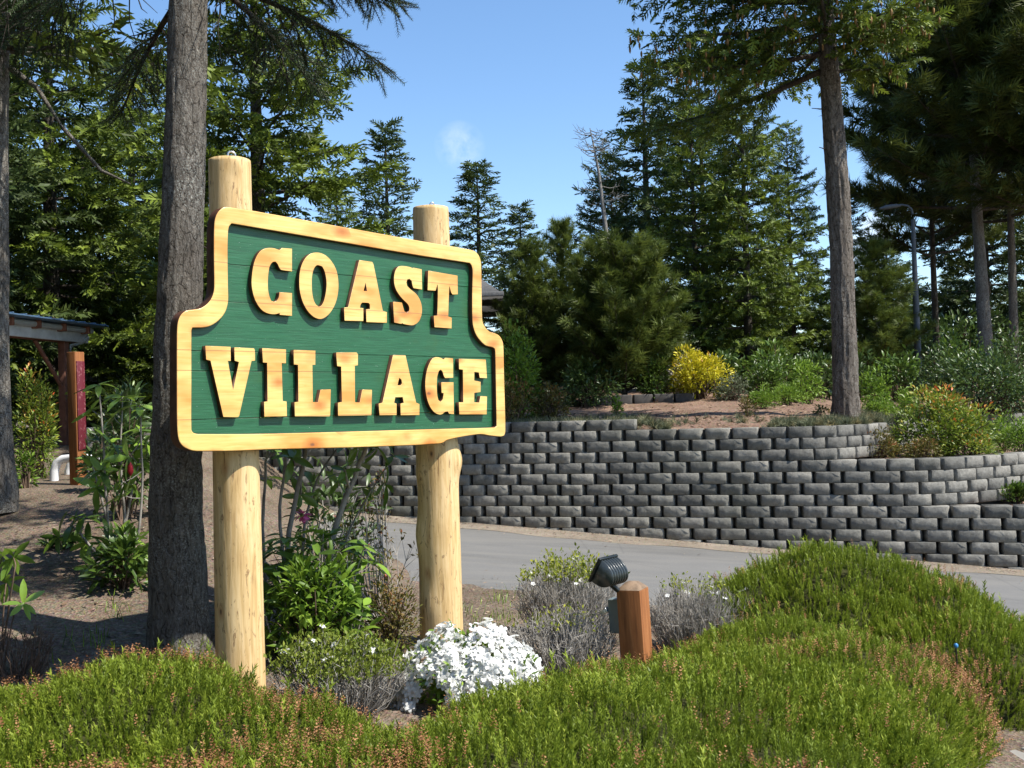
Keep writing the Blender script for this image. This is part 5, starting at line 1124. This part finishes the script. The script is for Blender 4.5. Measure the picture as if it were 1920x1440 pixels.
# lamp head: local z faces the sign
fd = nrm(np.array([-.66, .55, .50])); fx = nrm(np.cross([0, 0, 1.0], fd)); fy = np.cross(fd, fx); fc = P(1140, 1072, Yp-.02)
rotm = np.array(Matrix.Rotation(R_(-27.6), 3, 'Z') @ Matrix.Rotation(R_(-2.2), 3, 'Y')); loc = rotm.T@(fc-lb); B = rotm.T@np.stack([fx, fy, fd], 1)
B = B*1.25
FM = Matrix(((*B[0], loc[0]), (*B[1], loc[1]), (*B[2], loc[2]), (0, 0, 0, 1)))
g = Geo(); prof = [(.062, .050, .022), (.060, .036, .0), (.056, .018, -.022), (.052, .010, -.038), (.03, .004, -.042)]; n = 20; a = np.linspace(0, 2*math.pi, n, endpoint=False)
V = np.concatenate([np.stack([hx*np.sign(np.cos(a))*np.abs(np.cos(a))**.5, hy*np.sign(np.sin(a))*np.abs(np.sin(a))**.5, np.full(n, z)], 1) for hx, hy, z in prof]); i = np.arange(len(prof)-1)[:, None]*n; j = np.arange(n)[None, :]; k = (j+1) % n
g.add(V, np.stack([i+j, i+n+j, i+n+k, i+k], -1).reshape(-1, 4)); body = link('flood_light', g.mesh('flood_light', M_black, True, False), lp, FM)
link('bezel', boxme('bezel', (0, 0, .03), (.148, .126, .014), M_black, .004), body)
M_lens = NT('lamp_glass'); M_lens = M_lens.done(M_lens.bsdf((.35, .37, .36), .08, spec=.6)); link('lens', boxme('lens', (0, 0, .0385), (.118, .096, .004), M_lens, .001), body)
th = np.linspace(-.1, math.pi+.1, 15); pr = np.stack([np.cos(th)*.058, -np.sin(th)*.086+.012], 1)
for q in range(7):
    xx = (q-3)*.0195; V = np.array([[xx+s*.0034, y, z] for s in (-1, 1) for y, z in pr]); m = len(pr); F = [np.array([list(range(m))]), np.array([list(range(2*m-1, m-1, -1))]), np.array([[i, i+m, i+m+1, i+1] for i in range(m-1)])]
    link('fin', make_mesh('fin', V, F, M_fin), body)
pA = fc-fd*.05+np.array([.0, 0, -.05]); pB = P(1168, 1108, Yp); g = Geo(); q = np.array([(rotm.T@(v-lb)) for v in (fc-fd*.03-fy*.05, (fc-fd*.06-fy*.055+pB)/2+[0, 0, -.01], pB, pB+[.03, .01, -.03])]); g.add(*tube(q, [.016, .015, .014, .013], 10)); link('bracket', g.mesh('bracket', M_black, True, False), lp)
# drip emitter stake
sk = P(1793, 1225, 5.75); t = thing('sprinkler_stake', 'tiny black irrigation stake with a blue cap standing in the heather', 'sprinkler', sk-[0, 0, .1])
g = Geo(); g.add(*tube([[0, 0, 0], [0, 0, .13]], .005, 6)); link('stake', g.mesh('stake', M_black, True, False), t)
g = Geo(); g.add(*tube([[0, 0, .13], [0, 0, .137], [0, 0, .15], [0, 0, .158]], [.006, .013, .013, .004], 8)); link('cap', g.mesh('cap', plain('blue_plastic', (.05, .25, .55), .4), True, False), t)

# ------------------------------------------------------------------ street lamp, house, edging
M_pole = plain('galvanised_pole', (.075, .085, .095), .7, .0, var=.1)
Yq = 25; q0 = P(1722, 690, Yq); q0[2] = float(zter(q0[0], Yq)); sl = thing('street_lamp', 'grey steel street lamp with a curved arm rising among the dark pines', 'street lamp', q0)
zt_ = P(1711, 400, Yq)[2]; g = Geo(); g.add(*tube([np.zeros(3), [0, 0, 2], [0, 0, zt_-q0[2]-.15]], [.085, .075, .045], 12)); link('pole', g.mesh('pole', M_pole, True, False), sl)
arm = np.array([P(x, y, Yq) for x, y in ((1711, 402), (1709, 392), (1702, 386), (1690, 384), (1680, 386))]); arm[0][:2] = q0[:2]; arm = arm-q0; g = Geo(); g.add(*tube(arm, .028, 8)); link('arm', g.mesh('arm', M_pole, True, False), sl)
e = arm[-1]; g = Geo(); g.add(*tube([e+[.12, 0, 0], e+[.02, 0, .0], e+[-.25, 0, -.03], e+[-.42, 0, -.06]], [.02, .05, .06, .02], 10)); link('lamp_head', g.mesh('lamp_head', M_pole, True, False), sl)
hb = P(860, 700, 19.6); hb[2] = 1.6; hs = thing('house', 'dark house with a shingle roof mostly hidden behind the sign and young pines', 'house', hb)
M_hw = plain('teal_siding', (.05, .12, .12), .8, var=.15); M_rf = plain('grey_shingles', (.12, .12, .125), .9, var=.3, scale=20); M_tr = plain('white_trim', (.7, .7, .68), .6)
xr = P(920, 700, 19.6)[0]-hb[0]; ze = P(915, 550, 19.6)[2]-hb[2]
link('wall', boxme('wall', ((xr-4.5)/2-.1, 2.4, ze/2-.2), (xr+4.1, 4, ze+.4), M_hw), hs)
V = np.array([[-4.6, -.1, ze-.02], [xr+.28, -.1, ze-.02], [xr+.28, 4.9, ze-.02], [-4.6, 4.9, ze-.02], [-4.6, 2.4, ze+1.1], [xr-.9, 2.4, ze+1.1]]); rf = link('roof', make_mesh('roof', V, [np.array([[0, 1, 5, 4], [2, 3, 4, 5], [0, 3, 2, 1]]), np.array([[1, 2, 5], [3, 0, 4]])], M_rf), hs)
link('gutter', boxme('gutter', ((xr-4.3)/2, -.14, ze-.03), (xr+4.9, .08, .09), M_rf, .01), rf)
for dx in (-.6, -1.9): 
    wn = link('window', boxme('window', (xr+dx, .385, ze-1.0), (.7, .06, .9), M_tr, .01), hs); link('pane', boxme('pane', (xr+dx, .36, ze-1.0), (.58, .03, .78), M_lens), wn)
ed0 = P(1108, 748, 19); ed0[2] = float(zter(ed0[0], 19.)); ed = thing('edging_row', 'row of low dark edging blocks at the back of the bark terrace', 'edging', ed0)
em = boxme('edging_block', (0, 0, .06), (.36, .2, .2), plain('dark_edging', (.075, .07, .065), .95, var=.3), .02)
for i in range(5): link('edging_block', em, ed, T((.2+.39*i, .02*(i % 3), .03)) @ Matrix.Rotation(.03*((i*7) % 5-2), 4, 'Z'))

# ------------------------------------------------------------------ carport corner on the left
M_rw = plain('red_brown_timber', (.17, .075, .05), .8, var=.25, scale=12, bump=.3); M_fw = plain('weathered_white_fascia', (.52, .54, .55), .75, var=.2, scale=6)
M_met = plain('blue_steel_roof', (.14, .24, .38), .35, .6, var=.12); M_ds = plain('grey_downspout', (.42, .45, .46), .45, .3, var=.1)
cb = P(122, 832, 17); cb[2] = Gs(cb[0], 17)-.02; cp = thing('carport', 'open timber carport with a blue metal roof, half hidden at the left edge', 'carport', cb)
zc = P(120, 640, 17)[2]-cb[2]; dirl = nrm(np.array([P(12, 620, 15.6)[0], 15.6, 0])-np.array([cb[0], 17, 0])); bk = np.array([-dirl[1]*-1, -dirl[0], 0]); bk = np.array([dirl[1], -dirl[0], 0]); bk = bk if bk[1] > 0 else -bk
RM = np.stack([dirl, bk, [0, 0, 1]], 1)
def cpl(name, c, s, mat, bev=.01, par=None): return link(name, boxme(name, RM@np.array(c), s, mat, bev, RM), par or cp)
for dx in (0.0, 3.2):
    for dy in (0.0, 4.2): cpl('column', (dx, dy, zc/2-.2), (.13, .13, zc+.4), M_rw)
cpl('fascia', (1.5, -.12, zc+.11), (4.0, .05, .24), M_fw); cpl('beam', (1.5, .0, zc+.06), (3.9, .12, .16), M_rw); cpl('beam', (1.5, 4.2, zc+.06), (3.9, .12, .16), M_rw)
for dx in np.arange(-.3, 3.6, .65): cpl('rafter', (dx, 2.0, zc+.2), (.05, 4.6, .13), M_rw)
rf = cpl('roof', (1.5, 2.0, zc+.285), (4.3, 4.9, .03), M_met)
for dx in np.arange(-.55, 3.6, .3): cpl('rib', (dx, 2.0, zc+.308), (.03, 4.9, .02), M_met, .004, rf)
g = Geo(); g.add(*tube(np.array([[.75, 0, zc-.02], [.08, 0, zc-.75]])@np.eye(3)@RM.T, .035, 6)); link('brace', g.mesh('brace', M_rw, True, False), cp)
g = Geo(); g.add(*tube(np.array([[-.45, -.17, zc+.10], [-.35, -.12, zc+.0], [-.12, -.06, zc-.07], [-.10, -.05, zc-.3], [-.10, -.05, .05]])@RM.T, .032, 8)); link('downspout', g.mesh('downspout', M_ds, True, False), cp)
g = Geo(); g.add(*tube(np.array([[-.5, -.2, zc+.2], [3.6, -.2, zc+.22]])@RM.T, .05, 8)); link('gutter', g.mesh('gutter', M_ds, True, False), cp)
# camper parked beyond
tb = P(140, 850, 23); tb[2] = 1.1; tr2 = thing('camper_trailer', 'pale camper trailer parked in the shade behind the carport column', 'trailer', tb); tz = P(140, 702, 23)[2]-tb[2]
M_tw = plain('off_white_panels', (.42, .42, .41), .5, var=.08); M_gl = plain('dark_glass', (.02, .025, .03), .1, spec=.6)
link('body', boxme('body', (0.05, 1, tz*.5+.2), (1.75, 2, tz-.35), M_tw, .06), tr2)
for dx in (-.45, .45): wn = link('window', boxme('window', (dx, -.01, tz*.55), (.5, .05, .34), M_ds, .01), tr2); link('pane', boxme('pane', (dx, -.04, tz*.55), (.42, .02, .27), M_gl), wn)
for z in (.72, .80, .88): link('trim_strip', boxme('trim_strip', (.05, -.005, tz*z), (1.7, .02, .02), M_ds), tr2)
for dx in (-.35, .35): g = Geo(); g.add(*tube([[dx, -.05, .25], [dx, .2, .25]], .26, 18)); g.add(*tube([[dx, -.06, .25], [dx, -.04, .25]], [.02, .14], 14)); link('wheel', g.mesh('wheel', M_black, True, False), tr2)
# wooden marker post with a red name strip
mb = P(148, 945, 10.8); mb[2] = Gs(mb[0], 10.8)-.02; mp_ = thing('marker_post', 'square cedar marker post with a red strip down one side, left of the big trunk', 'post', mb); mp_.rotation_euler = (0, R_(-.6), R_(-25))
mh = P(146, 660, 10.8)[2]-mb[2]; link('post', boxme('post', (0, 0, mh/2-.1), (.125, .125, mh+.2), M_post, .005), mp_)
M_redp = NT('red_painted_strip'); _v = M_redp.noise(M_redp.coord('Object', (30, 30, 14)), 1.6, 3, .7); M_redp = M_redp.done(M_redp.bsdf(M_redp.ramp(_v, [(.56, (.11, .008, .016)), (.66, (.26, .10, .10))]), .5))
link('name_strip', boxme('name_strip', (.069, 0, mh*.60), (.014, .105, mh*.66), M_redp, .003), mp_)
# low white pipe barrier, grey kerb blocks
M_wp = plain('white_paint', (.75, .75, .76), .5, var=.06); Yw = 11.25; wb = P(105, 912, Yw); wb[2] = Gs(wb[0], Yw); bp = thing('white_barrier', 'low white painted pipe barrier behind the cedar marker post', 'barrier', wb)
for dy, x0_, x1_, nm in ((0, 101, 172, 'front_rail'), (.7, 128, 185, 'rear_rail')):
    q = np.array([P(x0_, 905, Yw+dy), P(x0_+1, 882, Yw+dy), P(x0_+6, 868, Yw+dy), P(x0_+16, 861, Yw+dy), P((x0_+x1_)/2, 859, Yw+dy), P(x1_-12, 857, Yw+dy), P(x1_-3, 862, Yw+dy), P(x1_, 880, Yw+dy), P(x1_, 908, Yw+dy)]); q[0][2] -= .1; q[-1][2] -= .1
    g = Geo(); g.add(*tube(q-wb, .048, 10)); link(nm, g.mesh(nm, M_wp, True, False), bp)
kb = P(222, 850, 15); kb[2] = Gs(kb[0], 15); kt = thing('low_block_wall', 'low pale grey concrete block wall in the gap left of the big trunk', 'wall', kb)
bm3 = boxme('block', (0, 0, 0), (.39, .2, .19), M_conc, .01)
for i in range(4):
    for k in range(2): link('block', bm3, kt, T((-.5+.40*i+.1*k, 0, .1+.195*k)))
